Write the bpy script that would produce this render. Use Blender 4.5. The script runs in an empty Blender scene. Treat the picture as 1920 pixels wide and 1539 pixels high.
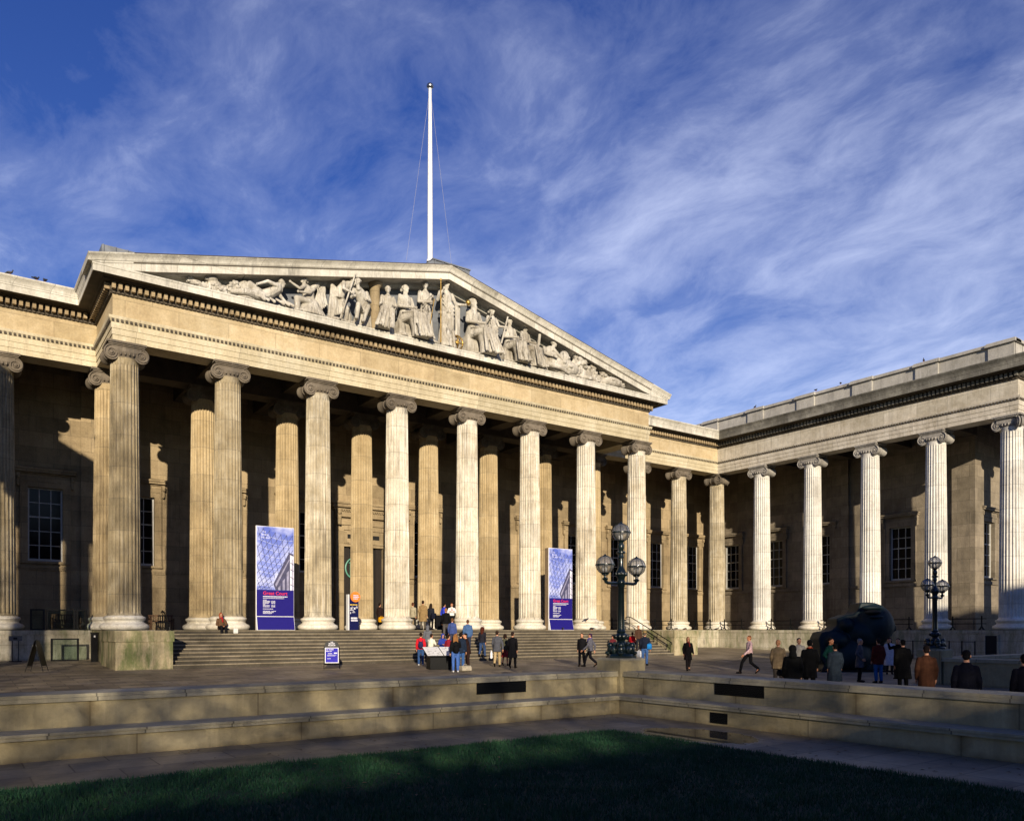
SUN_E = 5.0; SKY_S = .088; EXPO = .47; CLOUD_ROT = -35; CLOUD_C = (8.8, 9.5, 11.8, 1); TREE_N = 4500
import bpy, math, random
import numpy as np
from mathutils import Vector, Matrix, noise
R = math.radians
random.seed(7)
SC = bpy.context.scene
COL = SC.collection
ORG = {}
TMP = bpy.data.scenes.new('scratch')

# ---------------------------------------------------------------- mesh builder
class MB:
    def __init__(s):
        s.v = []; s.f = []; s.m = []; s.k = 0
    def add(s, vs, fs):
        o = len(s.v)
        s.v.extend(tuple(p) for p in vs)
        for f in fs:
            s.f.append(tuple(i + o for i in f)); s.m.append(s.k)
    def box(s, x0, x1, y0, y1, z0, z1):
        s.add([(x0,y0,z0),(x1,y0,z0),(x1,y1,z0),(x0,y1,z0),(x0,y0,z1),(x1,y0,z1),(x1,y1,z1),(x0,y1,z1)],
              [(0,3,2,1),(4,5,6,7),(0,1,5,4),(1,2,6,5),(2,3,7,6),(3,0,4,7)])
    def obox(s, c, ax, ay, az):
        c, ax, ay, az = map(Vector, (c, ax, ay, az))
        s.add([c-ax-ay-az, c+ax-ay-az, c+ax+ay-az, c-ax+ay-az, c-ax-ay+az, c+ax-ay+az, c+ax+ay+az, c-ax+ay+az],
              [(0,3,2,1),(4,5,6,7),(0,1,5,4),(1,2,6,5),(2,3,7,6),(3,0,4,7)])
    def rings(s, rs, closed=True, caps=True):
        n = len(rs[0]); vs = [p for r in rs for p in r]; fs = []
        for i in range(len(rs)-1):
            for j in range(n if closed else n-1):
                a = i*n+j; b = i*n+(j+1) % n
                fs.append((a, b, b+n, a+n))
        if caps and closed:
            fs.append(tuple(reversed(range(n)))); fs.append(tuple(range((len(rs)-1)*n, len(rs)*n)))
        s.add(vs, fs)
    def tube(s, p, q, r0, r1=None, n=10):
        r1 = r0 if r1 is None else r1
        s.path([p, q], [r0, r1], n)
    def path(s, pts, rad, n=8):
        pts = [Vector(p) for p in pts]; rs = []; u = None
        if not hasattr(rad, '__len__'): rad = [rad]*len(pts)
        for i, p in enumerate(pts):
            t = (pts[min(i+1, len(pts)-1)] - pts[max(i-1, 0)])
            if t.length < 1e-9: t = Vector((0,0,1))
            t.normalize()
            if u is None:
                u = t.cross(Vector((0,0,1)) if abs(t.z) < .9 else Vector((1,0,0)))
            u = u - t*u.dot(t); u.normalize(); w = t.cross(u)
            rs.append([p + (u*math.cos(a) + w*math.sin(a))*rad[i] for a in [2*math.pi*j/n for j in range(n)]])
        s.rings(rs)
    def lathe(s, prof, c=(0,0,0), n=24, axis='z', caps=True):
        rs = []
        for r, h in prof:
            ring = []
            for j in range(n):
                a = 2*math.pi*j/n; x, y = r*math.cos(a), r*math.sin(a)
                p = (x, y, h) if axis == 'z' else ((x, h, -y) if axis == 'y' else (h, x, y))
                ring.append((p[0]+c[0], p[1]+c[1], p[2]+c[2]))
            rs.append(ring)
        s.rings(rs, caps=caps)
    def loft(s, rg, n=16):
        s.rings([[(cx+rx*math.cos(2*math.pi*j/n), cy+ry*math.sin(2*math.pi*j/n), cz) for j in range(n)] for cx,cy,cz,rx,ry in rg])
    def ball(s, c, r, nu=12, nv=8):
        if not hasattr(r, '__len__'): r = (r, r, r)
        rs = []
        for i in range(1, nv):
            t = math.pi*i/nv
            rs.append([(c[0]+r[0]*math.sin(t)*math.cos(2*math.pi*j/nu), c[1]+r[1]*math.sin(t)*math.sin(2*math.pi*j/nu), c[2]-r[2]*math.cos(t)) for j in range(nu)])
        s.rings(rs)
    def limb(s, pts, rad, n=10):
        pts = [Vector(p) for p in pts]
        for i in range(len(pts)-1):
            s.tube(pts[i], pts[i+1], rad[i], rad[i+1], n)
        for p, r in zip(pts, rad): s.ball(p, r, n, 6)
    def prism(s, poly, d):
        d = Vector(d); a = [Vector(p) for p in poly]; n = len(a)
        s.add(a + [p + d for p in a], [tuple(range(n)), tuple(reversed(range(n, 2*n)))] +
              [((j+1) % n, j, j+n, (j+1) % n + n) for j in range(n)])
    def xf(s, M, start=0):
        for i in range(start, len(s.v)): s.v[i] = tuple(M @ Vector(s.v[i]))
    def mesh(s, name, mats, smooth=None, org=(0,0,0)):
        me = bpy.data.meshes.new(name)
        o = Vector(org)
        me.from_pydata([tuple(Vector(p)-o) for p in s.v], [], s.f)
        for m in (mats if isinstance(mats, (list, tuple)) else [mats]): me.materials.append(m)
        if any(s.m): me.polygons.foreach_set('material_index', s.m)
        fixn(me)
        if smooth: smoothen(me, smooth)
        me.update()
        return me
    def build(s, name, mats, parent=None, smooth=None, org=None):
        o = org if org is not None else (ORG[parent] if parent is not None else Vector((0,0,0)))
        return link(name, s.mesh(name, mats, smooth, o), parent, o if parent is None else None)

def fixn(me):
    import bmesh
    bm = bmesh.new(); bm.from_mesh(me)
    bmesh.ops.recalc_face_normals(bm, faces=bm.faces)
    bm.to_mesh(me); bm.free()

def smoothen(me, ang):
    me.polygons.foreach_set('use_smooth', [True]*len(me.polygons))
    me.set_sharp_from_angle(angle=R(ang))

def link(name, me, parent=None, loc=None, rz=0):
    o = bpy.data.objects.new(name, me); COL.objects.link(o)
    if parent is not None:
        o.parent = parent; ORG[o] = ORG[parent]
    if loc is not None:
        o.location = loc
        ORG[o] = Vector(loc) if parent is None else ORG[parent]
    o.rotation_euler.z = rz
    if o not in ORG: ORG[o] = Vector((0,0,0))
    return o

def tag(o, label=None, cat=None, group=None, kind=None):
    for k, v in (('label', label), ('category', cat), ('group', group), ('kind', kind)):
        if v: o[k] = v
    return o

def thing(name, loc, label, cat, group=None, rz=0):
    o = bpy.data.objects.new(name, None); COL.objects.link(o)
    o.location = loc; o.rotation_euler.z = rz; o.empty_display_size = .3
    ORG[o] = Vector((0,0,0)) if True else None
    return tag(o, label, cat, group)

def wthing(name, loc, label, cat, group=None):
    o = thing(name, loc, label, cat, group); ORG[o] = Vector(loc); return o

def evalmesh(data, mods=()):
    o = bpy.data.objects.new('scratch', data); TMP.collection.objects.link(o)
    for t, kw in mods:
        m = o.modifiers.new(t, t)
        for k, v in kw.items(): setattr(m, k, v)
    vl = TMP.view_layers[0]; vl.update(); dg = vl.depsgraph
    dg.update()
    me = bpy.data.meshes.new_from_object(o.evaluated_get(dg), depsgraph=dg)
    bpy.data.objects.remove(o)
    return me

def remesh(mb, name, mats, voxel, it=2, fac=.5):
    src = mb.mesh('scratch', [])
    me = evalmesh(src, [('REMESH', dict(mode='VOXEL', voxel_size=voxel)), ('SMOOTH', dict(factor=fac, iterations=it))])
    bpy.data.meshes.remove(src)
    me.name = name; me.materials.clear()
    for m in (mats if isinstance(mats, (list, tuple)) else [mats]): me.materials.append(m)
    me.polygons.foreach_set('use_smooth', [True]*len(me.polygons))
    return me

def textmesh(name, body, size, mat, ext=.002, align='LEFT', shear=0, bold=0):
    cu = bpy.data.curves.new('scratch', 'FONT'); cu.body = body; cu.size = size; cu.extrude = ext
    cu.align_x = align; cu.shear = shear; cu.offset = bold
    me = evalmesh(cu); bpy.data.curves.remove(cu)
    me.name = name; me.materials.clear(); me.materials.append(mat)
    return me

# ---------------------------------------------------------------- camera maths
F = 1488.0; TH = R(35.46); HZ = 1180.0; CZ = .03
def ratio(px): return math.tan(TH + math.atan((px-960)/F))
def zg(y): return -2.05 if y < 24 else (-2.05 + .0257*(y-24) if y < 46 else -1.485)
def dep(x, y): return x*math.sin(TH) + y*math.cos(TH)
def onY(px, Y): return ratio(px)*Y
def onX(px, X): return X/ratio(px)
def onG(px, yf):
    r = ratio(px); Y = 30.0
    for _ in range(40):
        d = (CZ - zg(Y))*F/(yf-HZ)
        Y = .5*Y + .5*d/(r*math.sin(TH)+math.cos(TH))
    return Vector((r*Y, Y, zg(Y)))
def onD(px, d):
    r = ratio(px); Y = d/(r*math.sin(TH)+math.cos(TH)); return Vector((r*Y, Y, zg(Y)))
def zat(py, x, y): return CZ + (HZ-py)*dep(x, y)/F

# ---------------------------------------------------------------- materials
def lin(h):
    h = h.lstrip('#'); c = [int(h[i:i+2], 16)/255 for i in (0,2,4)]
    return tuple(((x+.055)/1.055)**2.4 if x > .04045 else x/12.92 for x in c) + (1,)
def rgb(*c): return tuple(c) + (1,)

class NT:
    def __init__(s, name):
        s.mat = bpy.data.materials.new(name); s.mat.use_nodes = True
        s.t = s.mat.node_tree; s.t.nodes.clear()
        s.out = s.t.nodes.new('ShaderNodeOutputMaterial')
    def n(s, ty, ins={}, **pr):
        nd = s.t.nodes.new(ty)
        for k, v in pr.items(): setattr(nd, k, v)
        for k, v in ins.items():
            if isinstance(v, bpy.types.NodeSocket): s.t.links.new(v, nd.inputs[k])
            else: nd.inputs[k].default_value = v
        return nd
    def math(s, op, a, b=0.0, c=None, clamp=False):
        d = {0: a, 1: b}
        if c is not None: d[2] = c
        return s.n('ShaderNodeMath', d, operation=op, use_clamp=clamp).outputs[0]
    def mix(s, f, a, b, bt='MIX'):
        return s.n('ShaderNodeMix', {0: f, 6: a, 7: b}, data_type='RGBA', blend_type=bt).outputs[2]
    def ramp(s, f, st, interp='LINEAR'):
        r = s.n('ShaderNodeValToRGB', {0: f}); e = r.color_ramp; e.interpolation = interp
        while len(e.elements) < len(st): e.elements.new(.5)
        for el, (p, c) in zip(e.elements, st):
            el.position = p; el.color = c if hasattr(c, '__len__') else (c, c, c, 1)
        return r.outputs[0]
    def pos(s): return s.n('ShaderNodeNewGeometry').outputs['Position']
    def mapping(s, v, sc=(1,1,1), loc=(0,0,0), rot=(0,0,0)):
        return s.n('ShaderNodeMapping', {'Vector': v, 'Scale': sc, 'Location': loc, 'Rotation': rot}).outputs[0]
    def noise(s, v, scale, detail=4, rough=.55, dist=0):
        return s.n('ShaderNodeTexNoise', {'Vector': v, 'Scale': scale, 'Detail': detail, 'Roughness': rough, 'Distortion': dist}).outputs[0]
    def bsdf(s, col, rough=.8, metal=0, bump=None, bs=.3, bd=.02, spec=.5, coat=0):
        b = s.n('ShaderNodeBsdfPrincipled', {'Base Color': col, 'Roughness': rough, 'Metallic': metal, 'Specular IOR Level': spec, 'Coat Weight': coat})
        if bump is not None:
            bn = s.n('ShaderNodeBump', {'Height': bump, 'Strength': bs, 'Distance': bd})
            s.t.links.new(bn.outputs[0], b.inputs['Normal'])
        s.t.links.new(b.outputs[0], s.out.inputs[0])
        return s.mat

def flat(name, col, rough=.7, metal=0, var=.15, sc=6, spec=.5, coat=0):
    m = NT(name); p = m.pos()
    f = m.noise(p, sc, 5)
    c = m.mix(1.0, col, m.ramp(f, [(.25, 1-var*1.6), (.75, 1+0*var)]), 'MULTIPLY')
    return m.bsdf(c, rough, metal, m.noise(p, sc*8, 3), .15, .01, spec, coat)

def stone(name, c0, c1, c2, blocks=None, streak=.35, soot=.3, drum=False, green=0, rough=.85, joint=.55, grain=.25, fs=1.0, drip=None, bvar=.80):
    m = NT(name); p = m.pos()
    big = m.noise(p, .35, 4, .6); mid = m.noise(p, 1.7, 5, .6); fine = m.noise(p, 11, 5, .65)
    c = m.ramp(m.math('ADD', m.math('MULTIPLY', big, .55), m.math('MULTIPLY', mid, .45)), [(.34, c0), (.5, c1), (.66, c2)])
    c = m.mix(1.0, c, m.ramp(fine, [(.3, 1-grain), (.7, 1.0)]), 'MULTIPLY')
    st = m.noise(m.mapping(p, (2.2*fs, 2.2*fs, .16*fs)), 2.0, 5, .65)
    c = m.mix(m.ramp(st, [(.52, 0.0), (.72, streak)]), c, rgb(c0[0]*.35, c0[1]*.35, c0[2]*.38))
    st2 = m.noise(m.mapping(p, (1.4*fs, 1.4*fs, .3*fs), (7, 3, 1)), 1.1, 6, .7)
    c = m.mix(m.ramp(st2, [(.56, 0.0), (.68, soot)]), c, rgb(.06, .055, .05))
    st3 = m.noise(m.mapping(p, (3.5*fs, 3.5*fs, .22*fs), (17, 5, 9)), 1.9, 5, .6)
    c = m.mix(m.ramp(st3, [(.58, 0.0), (.74, streak*.8)]), c, rgb(min(1, c2[0]*1.35), min(1, c2[1]*1.38), min(1, c2[2]*1.5)))
    h = fine; s = None
    if drum:
        rnd = m.n('ShaderNodeObjectInfo').outputs['Random']
        z = m.n('ShaderNodeSeparateXYZ', {0: p}).outputs[2]
        zz = m.math('ADD', m.math('DIVIDE', z, 1.52), m.math('MULTIPLY', rnd, 9.0))
        w = m.n('ShaderNodeTexWhiteNoise', {'W': m.math('FLOOR', zz)}, noise_dimensions='1D').outputs[0]
        c = m.mix(1.0, c, m.ramp(w, [(0, .80), (1, 1.0)]), 'MULTIPLY')
        fr = m.math('FRACT', zz)
        ln = m.math('LESS_THAN', fr, .016)
        c = m.mix(m.math('MULTIPLY', ln, .5), c, rgb(.05, .045, .04))
    if blocks:
        s = m.n('ShaderNodeSeparateXYZ', {0: p})
        v = m.n('ShaderNodeCombineXYZ', {0: m.math('ADD', s.outputs[0], s.outputs[1]), 1: s.outputs[2]}).outputs[0]
        b = m.n('ShaderNodeTexBrick', {'Vector': v, 'Color1': rgb(bvar,bvar,bvar*.97), 'Color2': rgb(1,1,1), 'Mortar': rgb(joint*.7,joint*.7,joint*.7), 'Scale': 1.0,
                'Mortar Size': blocks[2] if len(blocks) > 2 else .009, 'Mortar Smooth': .2, 'Brick Width': blocks[0], 'Row Height': blocks[1]})
        if drip is not None: b.offset = 0.0
        c = m.mix(1.0, c, b.outputs[0], 'MULTIPLY')
    if drip is not None:                                         # run-off stains beside the joints and damp dirt along the foot
        fu = m.math('FRACT', m.math('DIVIDE', m.math('ADD', s.outputs[0], s.outputs[1]), blocks[0]))
        dj = m.math('MULTIPLY', m.math('MINIMUM', fu, m.math('SUBTRACT', 1.0, fu)), blocks[0])
        nz = m.noise(m.mapping(p, (1, 1, 1.6)), 3.1, 5, .6)
        k = m.ramp(m.math('ADD', dj, m.math('MULTIPLY', nz, .30)), [(.14, .75), (.34, 0.0)])
        k = m.math('MULTIPLY', k, m.ramp(m.noise(p, .7, 3), [(.38, 0.0), (.55, 1.0)]))
        ft = m.ramp(m.math('ADD', m.math('SUBTRACT', s.outputs[2], drip), m.math('MULTIPLY', m.noise(p, 2.3, 5, .6), .26)), [(.12, .6), (.24, 0.0)])
        c = m.mix(m.math('MAXIMUM', k, ft), c, rgb(c0[0]*.42, c0[1]*.36, c0[2]*.28))
    if green:
        g = m.noise(m.mapping(p, (1.5, 1.5, .5), (2, 8, 4)), 1.3, 6, .7)
        c = m.mix(m.ramp(g, [(.45, 0.0), (.62, green)]), c, rgb(.085, .105, .03))
    return m.bsdf(c, rough, 0, h, .35, .03)
M = {}
M['facade'] = stone('portico stone', rgb(.40,.30,.165), rgb(.53,.415,.245), rgb(.62,.51,.335), (2.42, 1.12), .13, .08)
M['arch'] = stone('pale portico architrave stone', rgb(.44,.37,.235), rgb(.58,.50,.335), rgb(.68,.61,.45), (4.885, 9), .25, .15)
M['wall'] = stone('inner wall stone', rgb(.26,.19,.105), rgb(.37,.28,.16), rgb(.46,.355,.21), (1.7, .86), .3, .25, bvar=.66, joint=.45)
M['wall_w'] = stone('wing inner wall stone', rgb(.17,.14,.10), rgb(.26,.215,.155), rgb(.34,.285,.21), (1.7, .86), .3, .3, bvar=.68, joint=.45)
M['col_a'] = stone('weathered shade toned column stone', rgb(.23,.18,.10), rgb(.34,.275,.165), rgb(.46,.395,.27), None, .8, .4, True)  # soft tree shade on the left columns is put into this darker tone
M['col_m'] = stone('mid tone column stone', rgb(.33,.27,.17), rgb(.48,.41,.28), rgb(.66,.60,.47), None, .85, .4, True)  # in-between tone; on the third portico column it paints partial shade
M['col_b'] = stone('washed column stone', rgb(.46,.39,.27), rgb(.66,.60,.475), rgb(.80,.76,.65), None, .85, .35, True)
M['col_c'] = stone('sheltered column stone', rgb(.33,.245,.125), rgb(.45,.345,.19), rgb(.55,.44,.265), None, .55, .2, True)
M['col_w'] = stone('pale wing column stone', rgb(.52,.49,.43), rgb(.70,.68,.62), rgb(.80,.79,.74), None, .4, .25, True)
M['base'] = stone('column base stone', rgb(.50,.44,.33), rgb(.68,.63,.52), rgb(.78,.75,.66), None, .3, .25)
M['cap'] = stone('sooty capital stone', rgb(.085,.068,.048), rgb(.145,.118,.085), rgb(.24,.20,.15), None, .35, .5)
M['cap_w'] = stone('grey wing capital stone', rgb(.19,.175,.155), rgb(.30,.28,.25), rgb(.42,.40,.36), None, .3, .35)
M['cornice'] = stone('washed cornice stone', rgb(.44,.41,.345), rgb(.62,.59,.51), rgb(.74,.71,.63), (1.6, 9), .4, .45)
M['wingent'] = stone('wing entablature stone', rgb(.43,.375,.285), rgb(.61,.555,.46), rgb(.73,.68,.59), (2.4, 1.12), .4, .22)
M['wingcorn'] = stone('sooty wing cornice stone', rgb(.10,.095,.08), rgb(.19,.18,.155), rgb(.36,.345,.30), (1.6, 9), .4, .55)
M['parapet'] = stone('parapet stone', rgb(.30,.285,.25), rgb(.42,.40,.36), rgb(.52,.50,.45), None, .3, .25)
M['podium'] = stone('podium stone', rgb(.36,.31,.22), rgb(.50,.45,.34), rgb(.60,.56,.45), (1.9, .72), .5, .6, green=.55)
M['cheek'] = stone('mossy cheek wall stone', rgb(.24,.20,.11), rgb(.36,.30,.18), rgb(.46,.40,.26), None, .5, .4, green=.9)
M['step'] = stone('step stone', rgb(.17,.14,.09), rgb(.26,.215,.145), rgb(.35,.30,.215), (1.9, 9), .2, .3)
M['statue'] = stone('statue marble', rgb(.24,.205,.15), rgb(.45,.415,.345), rgb(.66,.63,.56), None, .65, .9, fs=2.6)
M['tymp'] = stone('tympanum stone', rgb(.27,.20,.11), rgb(.37,.285,.165), rgb(.43,.34,.21), (1.6,.8), .2, .2)
M['bench'] = stone('bench wall stone', rgb(.27,.22,.115), rgb(.36,.30,.17), rgb(.42,.36,.22), (2.85, 9, .014), .28, .25, joint=.75, grain=.18, drip=-2.05)
M['coping'] = stone('coping stone', rgb(.28,.245,.16), rgb(.37,.33,.23), rgb(.44,.40,.29), (1.43, 9, .014), .25, .3, joint=.5, grain=.18)
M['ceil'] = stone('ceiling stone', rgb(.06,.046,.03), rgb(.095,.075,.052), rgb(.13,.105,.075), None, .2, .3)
M['soot'] = stone('soot and shade dark moulding', rgb(.045,.036,.024), rgb(.075,.06,.04), rgb(.12,.095,.065), None, .2, .4)  # soot plus the shade under the corona, both put into the colour
M['dentil'] = stone('dentil stone', rgb(.22,.16,.085), rgb(.34,.255,.145), rgb(.45,.35,.21), None, .3, .5)
M['riser'] = stone('grimy shade toned riser stone', rgb(.04,.033,.022), rgb(.07,.058,.04), rgb(.115,.097,.07), (1.9, 9), .3, .4)  # grime and the shade below the nosings, mixed into one colour
M['lead'] = flat('roof lead', rgb(.17,.185,.21), .55, 0, .3, 2)
M['glass'] = flat('window glass', rgb(.006,.006,.007), .05, 0, .1, 3, .12)
M['sash'] = flat('sash paint', rgb(.50,.50,.48), .5)
M['black'] = flat('black paint', rgb(.005,.0055,.006), .45, 0, .3, 6, .2)
M['iron'] = flat('lamp iron', rgb(.006,.016,.016), .28, 0, .3, 10, coat=.3)
M['dark'] = flat('dark opening', rgb(.006,.006,.006), .9)
M['gold'] = flat('gilding', rgb(.62,.40,.11), .42, .9, .3, 6)
M['wire'] = flat('stay wire', rgb(.30,.30,.36), .6)
M['white'] = flat('white paint', rgb(.80,.80,.80), .45)
M['wood'] = flat('bench wood', rgb(.16,.075,.03), .6, 0, .4, 9)
M['bronze'] = flat('dark bronze', rgb(.006,.020,.025), .6, 0, .35, 1.5, .25)
M['verdi'] = flat('emblem green', rgb(.10,.30,.22), .5)
M['ply'] = flat('banner side plywood', rgb(.24,.17,.10), .6, 0, .2)
M['navy'] = flat('banner navy', rgb(.012,.008,.155), .5, 0, .08, 6, .2)
M['red'] = flat('banner red lettering', rgb(.60,.02,.07), .5, 0, .05)
M['orange'] = flat('orange disc', rgb(.80,.20,.02), .5, 0, .1)
M['ink'] = flat('white lettering', rgb(.58,.58,.64), .5, 0, .05)
M['inkfaint'] = flat('faint lettering', rgb(.55,.58,.85), .5, 0, .05)
M['brick'] = stone('terrace brick', rgb(.16,.09,.06), rgb(.22,.13,.085), rgb(.28,.18,.12), (.23,.08,.01))
M['slate'] = flat('slate', rgb(.07,.075,.085), .6, 0, .3)
M['silver'] = flat('brushed steel', rgb(.35,.36,.37), .35, 1.0)

def paving():
    m = NT('forecourt paving'); p = m.pos()
    b = m.n('ShaderNodeTexBrick', {'Vector': p, 'Color1': rgb(.50,.49,.48), 'Color2': rgb(1,1,1), 'Mortar': rgb(.28,.26,.24), 'Scale': 1.0, 'Mortar Size': .016, 'Brick Width': .95, 'Row Height': .62})
    c = m.ramp(m.noise(p, .5, 5, .6), [(.3, rgb(.20,.155,.095)), (.5, rgb(.30,.24,.155)), (.7, rgb(.39,.32,.22))])
    c = m.mix(1.0, c, b.outputs[0], 'MULTIPLY')
    f = m.noise(p, 9, 5); c = m.mix(1.0, c, m.ramp(f, [(.3, .75), (.7, 1.0)]), 'MULTIPLY')
    return m.bsdf(c, m.math('MULTIPLY_ADD', m.noise(p, .8, 4), .5, .40), 0, f, .3, .02)
M['paving'] = paving()
def pathmat():
    m = NT('wet path flagstone'); p = m.pos()
    b = m.n('ShaderNodeTexBrick', {'Vector': m.mapping(p, (1,1,1), (.2,.35,0)), 'Color1': rgb(.50,.50,.52), 'Color2': rgb(1,1,1), 'Mortar': rgb(.28,.26,.24), 'Scale': 1.0, 'Mortar Size': .012, 'Brick Width': 1.15, 'Row Height': .84})
    c = m.ramp(m.noise(p, .8, 5, .6), [(.3, rgb(.155,.125,.075)), (.5, rgb(.225,.185,.12)), (.7, rgb(.285,.24,.165))])
    c = m.mix(1.0, c, b.outputs[0], 'MULTIPLY')
    f = m.noise(p, 14, 5); c = m.mix(1.0, c, m.ramp(f, [(.3, .75), (.7, 1.0)]), 'MULTIPLY')
    # a shallow puddle where the flags dip
    s = m.n('ShaderNodeVectorMath', {0: p, 1: (12.05, 10.6, -2.05)}, operation='SUBTRACT').outputs[0]
    s = m.n('ShaderNodeVectorMath', {0: s, 1: (1/.95, 1/1.5, 0)}, operation='MULTIPLY').outputs[0]
    ln = m.n('ShaderNodeVectorMath', {0: s}, operation='LENGTH').outputs['Value']
    pud = m.ramp(m.math('ADD', ln, m.math('MULTIPLY', m.noise(p, 2.2, 4), .5)), [(1.1, 1.0), (1.22, 0.0)]) if False else m.ramp(m.math('MULTIPLY', m.math('ADD', ln, m.math('MULTIPLY', m.noise(p, 2.2, 4), .5)), .5), [(.52, 1.0), (.60, 0.0)])
    c = m.mix(m.math('MULTIPLY', pud, .6), c, rgb(.03,.026,.02))
    r = m.mix(pud, m.ramp(m.noise(p, 1.1, 4), [(.3, .38), (.7, .75)]), rgb(.02,.02,.02))
    b2 = m.n('ShaderNodeBump', {'Height': f, 'Strength': m.math('MULTIPLY_ADD', pud, -.3, .3), 'Distance': .02})
    q = m.n('ShaderNodeBsdfPrincipled', {'Base Color': c, 'Roughness': r, 'Normal': b2.outputs[0]})
    m.t.links.new(q.outputs[0], m.out.inputs[0]); return m.mat
M['path'] = pathmat()
def grassmat():
    m = NT('grass blades'); p = m.pos()
    c = m.ramp(m.noise(p, 1.3, 5, .65), [(.3, rgb(.012,.058,.024)), (.5, rgb(.018,.080,.034)), (.72, rgb(.034,.095,.032))])
    c = m.mix(1.0, c, m.ramp(m.noise(p, 23, 3), [(.3, .6), (.7, 1.0)]), 'MULTIPLY')
    return m.bsdf(c, .6, 0, None, spec=.25)
M['grass'] = grassmat()
M['soil'] = flat('lawn soil', rgb(.012,.028,.010), .9, 0, .4, 8)
def globeglass():
    m = NT('lamp globe glass'); 
    t = m.n('ShaderNodeBsdfTransparent', {0: rgb(.80,.81,.83)}); g = m.n('ShaderNodeBsdfGlossy', {'Color': rgb(.9,.92,1), 'Roughness': .06})
    d = m.n('ShaderNodeBsdfDiffuse', {0: rgb(.62,.61,.58)})
    fr = m.n('ShaderNodeLayerWeight', {0: .35}).outputs['Fresnel']
    a = m.n('ShaderNodeMixShader', {0: .19, 1: t.outputs[0], 2: d.outputs[0]})
    x = m.n('ShaderNodeMixShader', {0: m.math('MULTIPLY_ADD', fr, .6, .05, clamp=True), 1: a.outputs[0], 2: g.outputs[0]})
    m.t.links.new(x.outputs[0], m.out.inputs[0]); return m.mat
M['globe'] = globeglass()
def clearglass():
    m = NT('clear screen glass')
    t = m.n('ShaderNodeBsdfTransparent', {0: rgb(.78,.86,.83)}); g = m.n('ShaderNodeBsdfGlossy', {'Roughness': .03})
    fr = m.n('ShaderNodeLayerWeight', {0: .3}).outputs['Fresnel']
    x = m.n('ShaderNodeMixShader', {0: m.math('MULTIPLY_ADD', fr, .5, .04, clamp=True), 1: t.outputs[0], 2: g.outputs[0]})
    m.t.links.new(x.outputs[0], m.out.inputs[0]); return m.mat
M['clear'] = clearglass()
def postersky():
    m = NT('printed sky photo')
    p = m.n('ShaderNodeTexCoord').outputs['Object']
    z = m.n('ShaderNodeSeparateXYZ', {0: p}).outputs[2]
    base = m.ramp(m.math('DIVIDE', z, 5.4), [(.35, rgb(.06,.09,.42)), (.6, rgb(.20,.25,.62)), (1.0, rgb(.07,.11,.45))])
    cl = m.noise(m.mapping(p, (1,1,1.2), (1.7,0,.4)), .75, 5, .55)
    c = m.mix(m.ramp(cl, [(.46, 0.0), (.68, .85)]), base, rgb(.62,.66,.86))
    return m.bsdf(c, .5)
M['postersky'] = postersky()
M['posterline'] = flat('printed lattice line', rgb(.07,.085,.20), .5, 0, .05)
M['posterline2'] = flat('printed pale lattice line', rgb(.62,.66,.86), .5, 0, .05)
M['posterdark'] = flat('printed shadow stone', rgb(.075,.075,.15), .5, 0, .3)
M['postermid'] = flat('printed stone', rgb(.32,.31,.45), .5, 0, .3)
M['posterlight'] = flat('printed bright stone', rgb(.74,.73,.82), .5, 0, .15)
CLOTH = {}
def cloth(h, rough=.85):
    if h not in CLOTH:
        c = lin(h); c = tuple(min(.8, max(.004, x)) for x in c[:3]) + (1,)
        m = NT('fabric ' + h.lstrip('#')); p = m.n('ShaderNodeTexCoord').outputs['Object']
        f = m.noise(p, 9, 5, .6)
        k = m.mix(1.0, c, m.ramp(f, [(.3, .62), (.7, 1.0)]), 'MULTIPLY')
        CLOTH[h] = m.bsdf(k, rough, 0, m.noise(p, 26, 4), .5, .02, .1)
    return CLOTH[h]
# ================================================================ the museum
P = 4.885; X0 = 7.0; YF = 42.1; YR = 47.0; YW = 52.0
XW = 55.85; PW = 4.81; WX = 60.9; CX = X0 + 3.5*P            # centre line 24.1
XWL = 2*CX - XW; WXL = 2*CX - WX
museum = wthing('museum_building', (CX, 44.0, -1.6), 'colonnaded neoclassical stone museum with a sculpted pediment over its columned portico', 'building')

# ---------------- plan of the entablature face (outward on the right-hand side when walking left to right)
a = .62
YE = YR - 5*PW - a                                          # south end of the wings
XL, XRr = X0 - a, X0 + 7*P + a
plan_full = [(-30, YE), (XWL + a, YE), (XWL + a, YR - a), (XL, YR - a), (XL, YF - a), (XRr, YF - a), (XRr, YR - a), (XW - a, YR - a), (XW - a, YE), (78, YE)]
def sweep(mb, plan, prof, closed=True, caps=True):
    n = len(plan); nrm = []
    for i in range(n-1):
        dx, dy = plan[i+1][0]-plan[i][0], plan[i+1][1]-plan[i][1]; l = math.hypot(dx, dy)
        nrm.append((dy/l, -dx/l))
    rs = []
    for i in range(n):
        ns = [nrm[j] for j in (i-1, i) if 0 <= j < n-1]
        if len(ns) == 2 and abs(ns[0][0]-ns[1][0]) < 1e-6 and abs(ns[0][1]-ns[1][1]) < 1e-6: ns = ns[:1]
        sx = sum(q[0] for q in ns); sy = sum(q[1] for q in ns)
        rs.append([(plan[i][0]+sx*o, plan[i][1]+sy*o, z) for o, z in prof])
    mb.rings(rs, closed, caps)

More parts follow.
